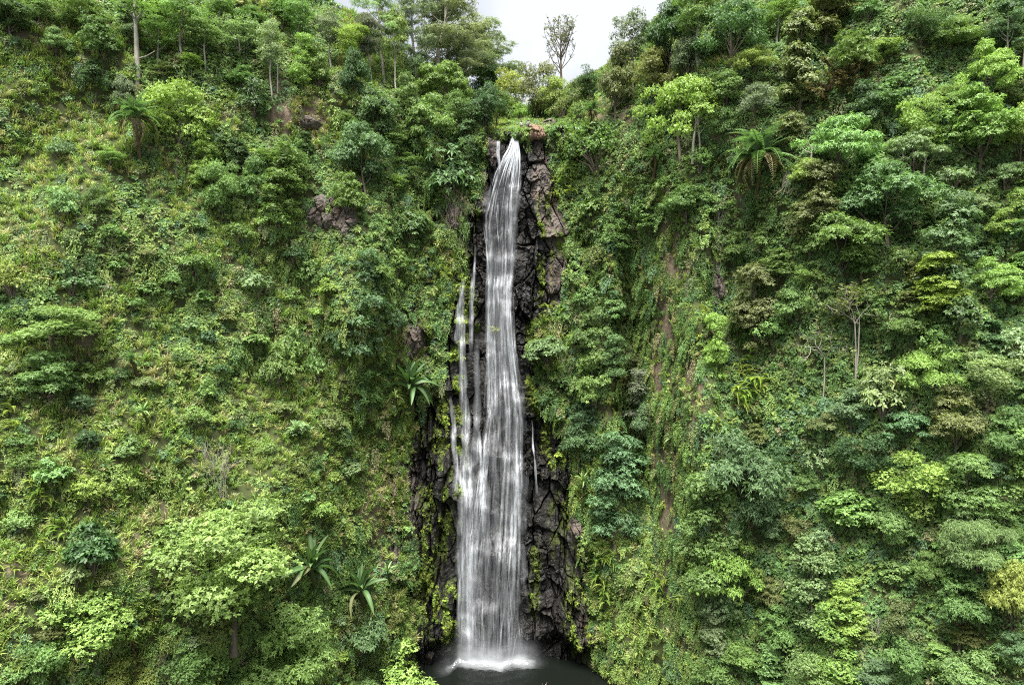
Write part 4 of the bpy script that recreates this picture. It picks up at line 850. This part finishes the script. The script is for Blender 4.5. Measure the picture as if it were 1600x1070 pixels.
# boulders and outcrops
def rock(name, u, v, wid, hgt, dep, mt_, label, seed, cuts=9, emb=.45):
    p, _ = base_at(u, v); k = p.y/FPX; g = np.random.default_rng(seed); bm = bmesh.new(); bmesh.ops.create_icosphere(bm, subdivisions=4, radius=1.0)
    pl = [(Vector(nrm(g.normal(size=3))), g.uniform(.42, .8)) for _ in range(cuts+5)]
    for vt in bm.verts:
        for n_, d in pl:
            s = vt.co.dot(n_)-d
            if s > 0: vt.co -= n_*s*.98
        nz = 1.3*float(fbm(np.array(vt.co.x*2.2+seed), np.array(vt.co.z*2.2+vt.co.y*1.7), seed, 5)); vt.co *= 1+.11*nz
    me = bpy.data.meshes.new(name); bm.to_mesh(me); bm.free(); me.materials.append(M[mt_])
    o = add(name, me, None, p+Vector((0, emb*dep, 0)), (0, 0, g.uniform(0, 6)), (wid*k/2/.8, dep, hgt*k/2/.8)); o.rotation_euler = (g.normal(0, .1), g.normal(0, .15), 0); reg(o, '', 'boulder', u, v, label)
def outcrop(name, u, v, wid, hgt, bulge, mt_, label, seed, cell=1.1):
    """a jointed block of bedrock coming out of the slope"""
    p, nn = base_at(u, v); k = p.y/FPX; W = wid*k/2; H = hgt*k/2; n_ = 46
    gx, gz = np.meshgrid(np.linspace(-1.25, 1.25, n_), np.linspace(-1.25, 1.25, n_)); X = gx*W; Z = gz*H
    r_ = np.hypot(gx, gz)*(1+.28*fbm(gx*1.3+seed, gz*1.3, seed, 3)); wx_ = X+.3*fbm(X/1.1, Z/1.1, seed+1, 3); wz_ = Z+.25*wx_+.3*fbm(X/1.1, Z/1.1, seed+2, 3)
    a1, a2, a3, ax, ay, ab = voro(wx_+50, wz_*.6+50, cell, seed); b1, b2, b3, bx2, by2, bb = voro(wx_+20, wz_*.7+20, cell*.4, seed+9)
    Y = -bulge*np.clip(1-r_**3, -1.2, 1)+(a1-.5)*.9*cell+(a2-.5)*.9*ax+(a3-.6)*1.1*ay+(b1-.5)*.22*cell+(b2-.5)*.5*bx2+.35*cell*(1-sst(0, .12*cell, ab))+.12*(1-sst(0, .05, bb))+.06*fbm(X/.25, Z/.25, seed+4, 3)+2.4*sst(.95, 1.3, r_)
    lean = min(.9, max(.1, nn.z)); Y = Y+Z*lean*.8
    i_ = np.arange(X.size).reshape(X.shape); me = mesh_np(name, np.stack([X, Y, Z], -1).reshape(-1, 3), np.stack([i_[:-1, :-1], i_[:-1, 1:], i_[1:, 1:], i_[1:, :-1]], -1).reshape(-1, 4), [mt_])
    o = add(name, me, None, p); reg(o, '', 'rock', u, v, label)
outcrop('boulder', 838, 205, 30, 26, .9, 'orange_rock', 'orange-brown boulder perched on the right side of the lip', 3, .9)
outcrop('boulder', 860, 199, 28, 34, .8, 'grey_rock', 'grey-brown boulder leaning against the orange one at the lip', 8, 1.0)
outcrop('rock_outcrop', 502, 332, 60, 56, 1.5, 'grey_rock', 'cracked grey-brown rock outcrop poking out of the left slope', 14, 1.7)
outcrop('rock_outcrop', 540, 345, 36, 56, 1.2, 'grey_rock', 'slanted dark slab leaning beside the cracked rock outcrop', 17, 1.4)
outcrop('rock_outcrop', 1120, 440, 24, 80, 1.0, 'grey_rock', 'narrow upright brown rock on the right wall', 19, 1.2)
outcrop('rock_outcrop', 470, 190, 50, 26, .8, 'grey_rock', 'weathered rock ledge below the dry bank on the upper left slope', 37, .9)
outcrop('rock_outcrop', 640, 530, 40, 56, .9, 'grey_rock', 'brown broken bedrock above the big ledge banana', 43, 1.0)
outcrop('rock_outcrop', 905, 822, 22, 30, .7, 'grey_rock', 'small pinkish rock below the small wild banana', 23, .8)
outcrop('rock_outcrop', 712, 335, 22, 50, .8, 'grey_rock', 'brown rock behind the hanging pale roots', 47, .8)
rock('boulder', 665, 1028, 40, 22, 1.3, 'wet_rock', 'wet black boulder on the left shore of the pool', 27)
rock('boulder', 690, 1016, 34, 16, 1.2, 'wet_rock', 'low wet rock in the dark hollow left of the landing water', 29)
rock('boulder', 905, 1050, 46, 26, 1.4, 'wet_rock', 'wet black boulder on the right shore of the pool', 31)
# ------------------------------------------------------------------ ground cover too fine to count: leafy undergrowth, grass, creepers, moss
def clump(name, seed, n, rad, hgt, nl, L, W, mat_, el_=(-.3, .7), dr=.15):
    g = np.random.default_rng(seed); mb = MB(); d = nrm(g.normal(size=(n, 3))); d[:, 2] = np.abs(d[:, 2]); P = d*[rad, rad, hgt]*g.uniform(.55, 1, (n, 1)); leaves(mb, P, d*.6+[0, 0, .7], nl, L, W, el_, dr, g); return mb.mesh(name, [mat_])
def tuft(name, seed, n, L, W, spread, mat_):
    g = np.random.default_rng(seed); mb = MB()
    for k in range(n):
        a = g.uniform(0, 6.28); s = g.uniform(.2, 1)*spread; l_ = L*g.uniform(.6, 1.2); b0 = np.array([g.normal(0, .12), g.normal(0, .12), 0]); d = np.array([math.cos(a)*s, math.sin(a)*s, 1.]); d /= np.linalg.norm(d)
        mid = b0+d*l_*.6; tip = b0+d*l_*.95+np.array([d[0]*l_*.3, d[1]*l_*.3, -.15*l_]); sd_ = np.array([-math.sin(a), math.cos(a), 0])*W; mb.put([b0-sd_*.6, b0+sd_*.6, mid+sd_, mid-sd_, tip], T=[(0, 1, 2), (0, 2, 3), (3, 2, 4)], lv=g.uniform(.1, 1))
    return mb.mesh(name, [mat_])
def curtain(name, seed, n, L, lf, W, mat_):
    g = np.random.default_rng(seed); mb = MB()
    for k in range(n):
        x = g.uniform(-.7, .7); l_ = L*g.uniform(.4, 1); m_ = int(l_/.16); z = -np.linspace(0, l_, m_); P = np.stack([x+.12*np.sin(z*3+k), -.15-.12*g.uniform(0, 1, m_)+0*z, z], -1); leaves(mb, P, P*0+[0, -1, .4], 3, lf, W, (-.3, .6), .35, g)
    return mb.mesh(name, [mat_])
CL = [clump('undergrowth_clump', 1, 36, .75, .55, 6, .175, .085, 'cover'), clump('undergrowth_clump', 2, 36, .7, .6, 6, .16, .095, 'cover'), clump('undergrowth_clump', 3, 36, .7, .5, 6, .15, .075, 'cover'), clump('undergrowth_clump', 4, 22, .7, .5, 6, .24, .125, 'cover'), clump('undergrowth_clump', 5, 30, .6, .9, 6, .18, .09, 'cover')]
GR = [tuft('grass_tuft', 11, 26, .95, .030, .8, 'grass'), tuft('grass_tuft', 12, 30, .75, .026, 1.1, 'grass'), tuft('grass_tuft', 13, 18, 1.3, .034, .6, 'grass')]
CR = [curtain('creeper_curtain', 21, 12, 2.6, .17, .11, 'cover'), curtain('creeper_curtain', 22, 8, 1.8, .2, .13, 'cover'), curtain('creeper_curtain', 23, 6, 3.4, .2, .12, 'cover')]
MO = [clump('moss_tuft', 31, 15, .34, .14, 6, .13, .08, 'moss'), clump('moss_tuft', 32, 12, .26, .2, 6, .16, .06, 'moss', (-.9, .3), .4)]
def scatter(name, P, Nn, sc, ix, tint, protos, upw=.6, g=rng, spin=True, flat=False):
    n_ = len(P)
    A = nrm(Nn*(1-upw)+np.array([0, 0, upw])+g.normal(0, .16, (n_, 3)))
    if flat: A = nrm(np.stack([0*P[:, 0], 0*P[:, 0], 1+0*P[:, 0]], -1)+g.normal(0, .05, (n_, 3)))
    if spin: U = nrm(np.cross(A, nrm(g.normal(size=(n_, 3)))))
    else:      # local -y looks out of the slope
        h = Nn.copy(); h[:, 2] = 0; U = nrm(np.cross(-nrm(h), A)); 
    V = np.cross(A, U); Rm = np.stack([U, V, A], -1)
    eul = np.stack([np.arctan2(Rm[:, 2, 1], Rm[:, 2, 2]), -np.arcsin(np.clip(Rm[:, 2, 0], -1, 1)), np.arctan2(Rm[:, 1, 0], Rm[:, 0, 0])], -1)
    me = bpy.data.meshes.new(name); me.vertices.add(n_); me.vertices.foreach_set('co', P.astype(np.float32).ravel())
    a = me.attributes.new('rot', 'FLOAT_VECTOR', 'POINT'); a.data.foreach_set('vector', eul.astype(np.float32).ravel())
    a = me.attributes.new('size', 'FLOAT', 'POINT'); a.data.foreach_set('value', sc.astype(np.float32))
    a = me.attributes.new('pick', 'INT', 'POINT'); a.data.foreach_set('value', ix.astype(np.int32))
    a = me.attributes.new('tint', 'FLOAT_COLOR', 'POINT'); a.data.foreach_set('color', np.concatenate([tint, np.ones((n_, 1))], 1).astype(np.float32).ravel())
    o = add(name, me); o['kind'] = 'stuff'
    for mt_ in {p.materials[0].name: p.materials[0] for p in protos}.values(): me.materials.append(mt_)
    ng = bpy.data.node_groups.new(name+'_scatter', 'GeometryNodeTree'); ng.interface.new_socket('Geometry', in_out='INPUT', socket_type='NodeSocketGeometry'); ng.interface.new_socket('Geometry', in_out='OUTPUT', socket_type='NodeSocketGeometry')
    nn = ng.nodes; ll = ng.links; gi = nn.new('NodeGroupInput'); go = nn.new('NodeGroupOutput'); ip_ = nn.new('GeometryNodeInstanceOnPoints'); gg = nn.new('GeometryNodeGeometryToInstance')
    for q, me_ in reversed(list(enumerate(protos))):
        so = bpy.data.objects.new(me_.name, me_); oi = nn.new('GeometryNodeObjectInfo'); oi.inputs['Object'].default_value = so; oi.inputs['As Instance'].default_value = False
        g1 = nn.new('GeometryNodeGeometryToInstance'); ll.new(oi.outputs['Geometry'], g1.inputs[0])
        if q == len(protos)-1: jn = nn.new('GeometryNodeJoinGeometry')
        ll.new(g1.outputs[0], jn.inputs[0])
    def attr(nm, ty): x = nn.new('GeometryNodeInputNamedAttribute'); x.data_type = ty; x.inputs['Name'].default_value = nm; return x.outputs['Attribute']
    ll.new(gi.outputs[0], ip_.inputs['Points']); ll.new(jn.outputs[0], ip_.inputs['Instance']); ip_.inputs['Pick Instance'].default_value = True
    ll.new(attr('pick', 'INT'), ip_.inputs['Instance Index']); er = nn.new('FunctionNodeEulerToRotation'); ll.new(attr('rot', 'FLOAT_VECTOR'), er.inputs[0]); ll.new(er.outputs[0], ip_.inputs['Rotation']); ll.new(attr('size', 'FLOAT'), ip_.inputs['Scale'])
    ll.new(ip_.outputs[0], go.inputs[0]); nn.remove(gg)
    md = o.modifiers.new('scatter', 'NODES'); md.node_group = ng; return o
def sample(Xm, Ym, Zm, n_, g):
    P00 = np.stack([Xm[:-1, :-1], Ym[:-1, :-1], Zm[:-1, :-1]], -1).reshape(-1, 3); P10 = np.stack([Xm[:-1, 1:], Ym[:-1, 1:], Zm[:-1, 1:]], -1).reshape(-1, 3)
    P01 = np.stack([Xm[1:, :-1], Ym[1:, :-1], Zm[1:, :-1]], -1).reshape(-1, 3); P11 = np.stack([Xm[1:, 1:], Ym[1:, 1:], Zm[1:, 1:]], -1).reshape(-1, 3)
    nv = np.cross(P10-P00, P01-P00); ar = np.linalg.norm(nv, axis=1); c = P00; Yc = np.maximum(c[:, 1], 5); u, v = to_px(c[:, 0], Yc, c[:, 2])
    ok = (c[:, 1] > 30) & (u > -220) & (u < 1820) & (v > -130) & (v < 1240) & (c[:, 1] < 260)
    wgt = ar*ok; wgt /= wgt.sum(); i = g.choice(len(ar), n_, p=wgt); a = g.uniform(size=(n_, 1)); b_ = g.uniform(size=(n_, 1))
    P = (P00[i]*(1-a)+P10[i]*a)*(1-b_)+(P01[i]*(1-a)+P11[i]*a)*b_; return P, nrm(nv[i])
g4 = np.random.default_rng(2024)
P, Nn = sample(Xa, Ya, Za, 175000, g4)
Pk, Nk = sample(RX[::2, ::2], RY[::2, ::2], RZ2[::2, ::2], 42000, g4)      # plants rooted on the rock where it is not bare
kb = bil(bareR, Pk[:, 0], Pk[:, 2]) < .45; P = np.concatenate([P, Pk[kb]]); Nn = np.concatenate([Nn, Nk[kb]])
Nn = np.where((Nn[:, 1:2] > 0), -Nn, Nn)
u, v = to_px(P[:, 0], P[:, 1], P[:, 2])
Le, Re = bare_edges(v)
inb = (u > Le-4+8*fbm(u/16, v/30, 21, 3)) & (u < Re+4-8*fbm(u/16, v/30, 22, 3)) & (v > 204) & (v < 1062) & (P[:, 1] < 106)
er = earth(u, v); under = (P[:, 2] < .25)
cliffy = np.exp(-((u-1052)/48)**2)*sst(330, 400, v)+np.exp(-((u-975)/40)**2)*sst(560, 640, v)*(1-sst(760, 800, v))
cliffy = np.clip(cliffy, 0, 1)
sc_n = fbm(u/70, v/60, 111, 4); sp_n = fbm(u/45, v/40, 121, 3)
lush = np.exp(-((u-100)/190)**2-((v-880)/170)**2)+np.exp(-((u-1000)/75)**2-((v-960)/150)**2)+.6*np.exp(-((u-560)/90)**2-((v-680)/110)**2)+.7*np.exp(-((u-880)/50)**2-((v-560)/60)**2)
grassy = sst(-.1, .35, sc_n+.55*np.exp(-((u-60)/140)**2-((v-130)/110)**2)+.5*np.exp(-((u-260)/280)**2-((v-700)/280)**2)+.55*lush-.55*sst(1080, 1200, u)+.5*np.exp(-((u-455)/60)**2-((v-130)/70)**2)+.7*np.exp(-((u-90)/140)**2-((v-860)/150)**2)+.45*np.exp(-((u-560)/60)**2-((v-700)/140)**2)+.5*np.exp(-((u-50)/120)**2-((v-230)/130)**2))
keepm = ~inb & ~under
def tints(sel, table, jitter=.14):
    w_ = table(u[sel], v[sel]); w_ = w_/w_.sum(1, keepdims=True); cs = np.cumsum(w_, 1); k = (g4.uniform(size=(sel.sum(), 1)) > cs).sum(1).clip(0, w_.shape[1]-1); return k
PAL = np.array([(.085, .140, .032), (.060, .112, .030), (.115, .165, .034), (.150, .185, .040), (.100, .115, .042), (.062, .115, .055), (.175, .150, .075)])
PAL = PAL*1.55*np.array([.93, 1.02, 1.])
def ctab(uu, vv):
    a = fbm(uu/38, vv/34, 131, 3); b_ = fbm(uu/60, vv/50, 141, 3); ls = np.exp(-((uu-100)/190)**2-((vv-880)/170)**2)+np.exp(-((uu-1000)/80)**2-((vv-950)/160)**2)+.8*np.exp(-((uu-260)/300)**2-((vv-650)/300)**2)
    rt = sst(1080, 1180, uu)
    return np.stack([.5+0*uu, .4+.9*sst(0, .5, a)+.5*rt, .25+1.4*sst(.05, .5, -a)*(1-.5*rt)+ls, .06+1.1*ls+.5*sst(.2, .5, b_)*(1-.6*rt), .3+.5*sst(0, .5, -b_), .12+.7*sst(.15, .5, b_)*(.4+rt), .03+.35*earth(uu, vv)+.25*sst(.25, .5, -b_)*(1-rt)], -1)
r0 = g4.uniform(size=len(P))
patch = sst(-.12, .2, fbm(u/13, v/45, 191, 4)); keepm = keepm & (g4.uniform(size=len(P)) > .9*cliffy*(1-patch))
leafy = keepm & (r0 < np.clip((.70-.6*grassy)*(1-.88*er)*(1-.85*cliffy), .03, 1))
grs = keepm & ~leafy & (r0 < np.clip(.30+.55*grassy, 0, 1)) & (g4.uniform(size=len(P)) < np.clip(.55*grassy+.14+.25*er*(1-sst(.8, 1, er))+.05*cliffy, 0, .8)*(1-.6*cliffy)*(1-.6*sst(.8, 1, er)))
steep = np.abs(Nn[:, 2])
crp = keepm & ~leafy & ~grs & (g4.uniform(size=len(P)) < (.14+.55*cliffy+.25*np.exp(-((u-340)/130)**2-((v-450)/110)**2)+.25*np.exp(-((u-700)/60)**2-((v-270)/80)**2))*(1-.75*er))
k = tints(leafy, ctab); tn = PAL[k]*g4.uniform(.86, 1.16, (leafy.sum(), 1))
big = g4.uniform(.55, 1.25, leafy.sum())*(1+.25*sp_n[leafy])
pick = np.clip((3.0+2.6*sp_n[leafy]+g4.normal(0, .9, leafy.sum())).astype(int), 0, 4)
scatter('undergrowth', P[leafy], Nn[leafy], big, pick, tn, CL, .5, g4)
GP = np.array([(.13, .165, .035), (.165, .185, .045), (.20, .175, .08), (.10, .15, .03), (.215, .165, .095)])
GP = GP*np.array([1.4, 1.6, 1.3])
w5 = np.stack([.6+0*u, .35+.7*lush, .2+.5*sst(.0, .5, fbm(u/50, v/40, 151, 3))+.5*er, .45+.8*lush, .06+.5*er], -1)[grs]; w5 /= w5.sum(1, keepdims=True)
kk = (g4.uniform(size=(grs.sum(), 1)) > np.cumsum(w5, 1)).sum(1).clip(0, 4)
scatter('grass', P[grs], Nn[grs], g4.uniform(.6, 1.25, grs.sum()), g4.integers(0, 3, grs.sum()), GP[kk]*g4.uniform(.8, 1.2, (grs.sum(), 1)), GR, .6, g4)
k = tints(crp, ctab)
scatter('creepers', P[crp]-Nn[crp]*-.3, Nn[crp], g4.uniform(.6, 1.15, crp.sum()), g4.integers(0, 3, crp.sum()), PAL[k]*g4.uniform(.7, 1.15, (crp.sum(), 1)), CR, 1., g4, spin=False)
# moss on the face and on the wet walls
Pm, Nm = sample(RX[::2, ::2], RY[::2, ::2], RZ2[::2, ::2], 70000, g4)
Nm = np.where((Nm[:, 1:2] > 0), -Nm, Nm)
mo = bil(moss, Pm[:, 0], np.minimum(Pm[:, 2], rz[-1])); um, vm = to_px(Pm[:, 0], Pm[:, 1], Pm[:, 2])
sel = (g4.uniform(size=len(Pm)) < .75*sst(.35, .9, mo)) & (Pm[:, 2] > .4)
MP = np.array([(.085, .13, .015), (.12, .155, .018), (.05, .085, .014), (.14, .145, .03)]); km = np.clip((1.5+2.2*fbm(um/14, vm/24, 161, 3)+g4.normal(0, .6, len(um))).astype(int), 0, 3)
MP = MP*1.6
cm = (cliffy > .4) & (fbm(u/9, v/60, 181, 3) > .1) & (g4.uniform(size=len(P)) < .12); pc = P[cm]; nc_ = Nn[cm]; kc = g4.integers(0, 4, len(pc))
scatter('moss', np.concatenate([Pm[sel], pc]), np.concatenate([Nm[sel], nc_]), np.concatenate([g4.uniform(.5, 1.5, sel.sum()), g4.uniform(1., 2.6, len(pc))]), g4.integers(0, 2, sel.sum()+len(pc)), np.concatenate([MP[km[sel]], MP[kc]])*g4.uniform(.75, 1.25, (sel.sum()+len(pc), 1)), MO, .25, g4)
print('cover', leafy.sum(), grs.sum(), crp.sum(), sel.sum(), len(pc))

# ------------------------------------------------------------------ people
m, n, l, b = mat('skin'); b.inputs['Base Color'].default_value = (.12, .065, .04, 1); M['skin'] = m
def cloth(nm, c):
    m, n, l, b = mat(nm); b.inputs['Roughness'].default_value = .9; o = N(n, 'ShaderNodeTexCoord').outputs['Object']
    l.new(mixc(n, l, noise(n, l, 9, 3, o), c, tuple(x*.75 for x in c)), b.inputs['Base Color']); M[nm] = m
cloth('white_shirt', (.5, .49, .46)); cloth('cream_shirt', (.3, .28, .22)); cloth('dark_jacket', (.025, .03, .045)); cloth('grey_shirt', (.16, .17, .2)); cloth('blue_trousers', (.05, .06, .1)); cloth('hair', (.012, .01, .009))
def person(loc, rz, joints, shirt, trousers, label, u, v):
    """one continuous skinned body; joints: name -> (point, radius)"""
    E = [('pelvis', 'belly'), ('belly', 'chest'), ('chest', 'neck'), ('neck', 'head'), ('head', 'crown')] + [(a+s, b_+s) for s in 'lr' for a, b_ in (('sho', 'elb'), ('elb', 'wri'), ('wri', 'han'), ('hip', 'kne'), ('kne', 'ank'), ('ank', 'toe'))] + [('chest', 'shol'), ('chest', 'shor'), ('pelvis', 'hipl'), ('pelvis', 'hipr')]
    names = list(joints); me = bpy.data.meshes.new('person'); me.from_pydata([joints[k][0] for k in names], [(names.index(a), names.index(b_)) for a, b_ in E], [])
    o = add('person', me, None, loc, (0, 0, rz)); md = o.modifiers.new('skin', 'SKIN'); sk = me.skin_vertices[0].data if me.skin_vertices else None
    if sk is None:
        bpy.context.view_layer.objects.active = o; bpy.ops.object.modifier_remove(modifier='skin'); bpy.context.view_layer.objects.active = o; o.select_set(True); bpy.ops.object.modifier_add(type='SKIN'); sk = me.skin_vertices[0].data
    for k, nm in enumerate(names): r_ = joints[nm][1]; sk[k].radius = (r_, r_) if isinstance(r_, (int, float)) else r_; sk[k].use_root = nm == 'pelvis'
    sb = o.modifiers.new('sub', 'SUBSURF'); sb.levels = 2; sb.render_levels = 2
    dg = bpy.context.evaluated_depsgraph_get(); m2 = bpy.data.meshes.new_from_object(o.evaluated_get(dg)); o.modifiers.clear(); o.data = m2; m2.name = 'person'; m2.materials.clear()
    for q in ('skin', shirt, trousers): m2.materials.append(M[q])
    J = {k: Vector(joints[k][0]) for k in names}
    for f in m2.polygons:
        c = f.center; nearest = min(J, key=lambda k: (J[k]-c).length); f.use_smooth = True
        f.material_index = 1 if nearest in ('belly', 'chest', 'shol', 'shor', 'elbl', 'elbr') else 2 if nearest in ('pelvis', 'hipl', 'hipr', 'knel', 'kner') else 0
    bm = bmesh.new(); bmesh.ops.create_icosphere(bm, subdivisions=2, radius=.112)
    for vt in bm.verts:
        if vt.co.z < -.01 and vt.co.y < .02: vt.co.y = .02
    hm = bpy.data.meshes.new('hair'); bm.to_mesh(hm); bm.free(); hm.materials.append(M['hair']); h = add('hair', hm, o, J['head']*.35+J['crown']*.65+Vector((0, .012, .0)))
    # hands: five short fingers each, and a face, under the same body
    fm = MB()
    for s in 'lr':
        d = nrm(np.array(J['han'+s]-J['wri'+s])); sd_ = nrm(np.cross(d, [0, 1, .2])); b0 = np.array(J['han'+s])
        for q, (off, ln) in enumerate(((-.032, .055), (-.011, .075), (.011, .08), (.032, .07))): fm.tube([b0+sd_*off, b0+sd_*off+d*ln*.5, b0+sd_*off+d*ln+[0, -.012, -.012]], [.010, .009, .006], 5)
        fm.tube([np.array(J['wri'+s])*.4+b0*.6+sd_*.03, b0+sd_*.055+[0, -.01, 0], b0+sd_*.062+d*.03], [.011, .010, .007], 5)
    hd = np.array(J['head']*.5+J['crown']*.5); fm.tube([hd+[0, -.085, .01], hd+[0, -.118, -.03], hd+[0, -.095, -.04]], [.012, .016, .012], 5)
    add('hands', fm.mesh('hands', ['skin'], True), o)
    reg(o, '', 'person', u, v, label)
def stand(arms=None, sit=False, raise_=False):
    J = {'pelvis': ((0, 0, .95), .13), 'belly': ((0, 0, 1.12), .125), 'chest': ((0, .01, 1.34), .15), 'neck': ((0, .01, 1.50), .055), 'head': ((0, -.01, 1.58), .085), 'crown': ((0, 0, 1.70), .075)}
    for s, k in (('l', -1), ('r', 1)):
        J['sho'+s] = ((.19*k, .01, 1.43), .065); J['elb'+s] = ((.25*k, .03, 1.14), .045); J['wri'+s] = ((.27*k, -.05, .90), .032); J['han'+s] = ((.27*k, -.08, .82), .034)
        J['hip'+s] = ((.10*k, 0, .88), .10); J['kne'+s] = ((.11*k, -.02, .48), .065); J['ank'+s] = ((.12*k, .01, .08), .042); J['toe'+s] = ((.13*k, -.15, .04), .04)
        if sit:
            J['kne'+s] = ((.14*k, -.42, .98), .07); J['ank'+s] = ((.13*k, -.46, .56), .045); J['toe'+s] = ((.13*k, -.6, .52), .04); J['wri'+s] = ((.2*k, -.28, 1.06), .032); J['han'+s] = ((.18*k, -.36, 1.04), .034)
    if raise_: J['elbl'] = ((-.42, -.05, 1.50), .045); J['wril'] = ((-.56, -.08, 1.74), .032); J['hanl'] = ((-.60, -.1, 1.83), .034)
    return J
p, _ = base_at(863, 181); person(p, R(10), stand(), 'dark_jacket', 'blue_trousers', 'person in dark jacket standing on the grassy bank above the orange boulder', 863, 174)
p, _ = base_at(814, 205); zz = Vector((p.x, 104.6, 81.0-.8)); person(zz, R(15), stand(sit=True), 'cream_shirt', 'blue_trousers', 'person in pale shirt sitting at the lip right beside the spout', 814, 196)
zz = Vector((2.5, 105.2, 81.2-.7)); person(zz, R(-25), stand(sit=True), 'grey_shirt', 'blue_trousers', 'person in grey shirt sitting beside the orange boulder at the lip', 826, 195)
person(Vector((4.2, 94.2, -.75)), R(175), stand(raise_=True), 'white_shirt', 'white_shirt', 'person in white wading in the pool with one arm raised', 847, 1066)

# ------------------------------------------------------------------ labels: which one, by its look and by what it stands next to
LM = {'the big palm': (222, 200), 'the bright lime-green tree': (277, 170), 'the cracked rock outcrop': (512, 335), 'the dark glossy shrub': (147, 845), 'the widest billowing tree': (362, 850), 'the pale dead stems': (342, 715), 'the big ledge banana': (645, 606), 'the spout of the fall': (805, 215), 'the half-bare skyline tree': (876, 95), 'the wide lime tree by the lip': (1064, 160), 'the right-hand palm': (1180, 255), 'the gnarled tree': (1295, 125), 'the bare pale tree': (1283, 560), 'the big yellow ferns': (1165, 610), 'the small stemmed banana': (908, 750), 'the pale dead twigs': (1368, 970), 'the white-trunked bluish tree': (1588, 60), 'the pool': (800, 1050), 'the lower wild banana': (570, 915), 'the drooping pale tree': (1525, 840), 'the low feathery palm': (218, 563), 'the soft bluish dome shrub': (113, 430), 'the leaning pale trunk': (1408, 255), 'the narrow upright rock': (1120, 440), 'the tallest grey eucalypt': (690, 60)}
groups = {}
for o, desc, cat, u, v, lab in THINGS:
    o['category'] = cat
    if cat in ('tree', 'shrub', 'fern', 'banana plant', 'palm'): o['group'] = {'tree': 'trees on the slopes of the gorge', 'shrub': 'shrubs on the slopes of the gorge', 'fern': 'ferns on the walls', 'banana plant': 'wild bananas on the slopes', 'palm': 'palms on the slopes'}[cat]
    if lab: o['label'] = lab; continue
    nm = min(LM, key=lambda q: math.hypot(LM[q][0]-u, LM[q][1]-v)); dx = u-LM[nm][0]; dy = v-LM[nm][1]
    dr = ('above' if dy < 0 else 'below') if abs(dy) > 2.2*abs(dx) else ('left of' if dx < 0 else 'right of') if abs(dx) > 2.2*abs(dy) else ('up and left of' if dx < 0 else 'up and right of') if dy < 0 else ('down and left of' if dx < 0 else 'down and right of')
    groups.setdefault((desc, dr, nm), []).append((math.hypot(dx, dy), o))
ORD = ['nearest', 'second', 'third', 'fourth', 'fifth', 'sixth', 'seventh', 'eighth', 'ninth', 'tenth', 'eleventh', 'twelfth', 'thirteenth', 'fourteenth']
for (desc, dr, nm), q in groups.items():
    q.sort(key=lambda t: t[0])
    for k, (d, o) in enumerate(q): o['label'] = f'{desc} {dr} {nm}' if len(q) == 1 else f'{ORD[min(k, 13)]} {desc} {dr} {nm}'
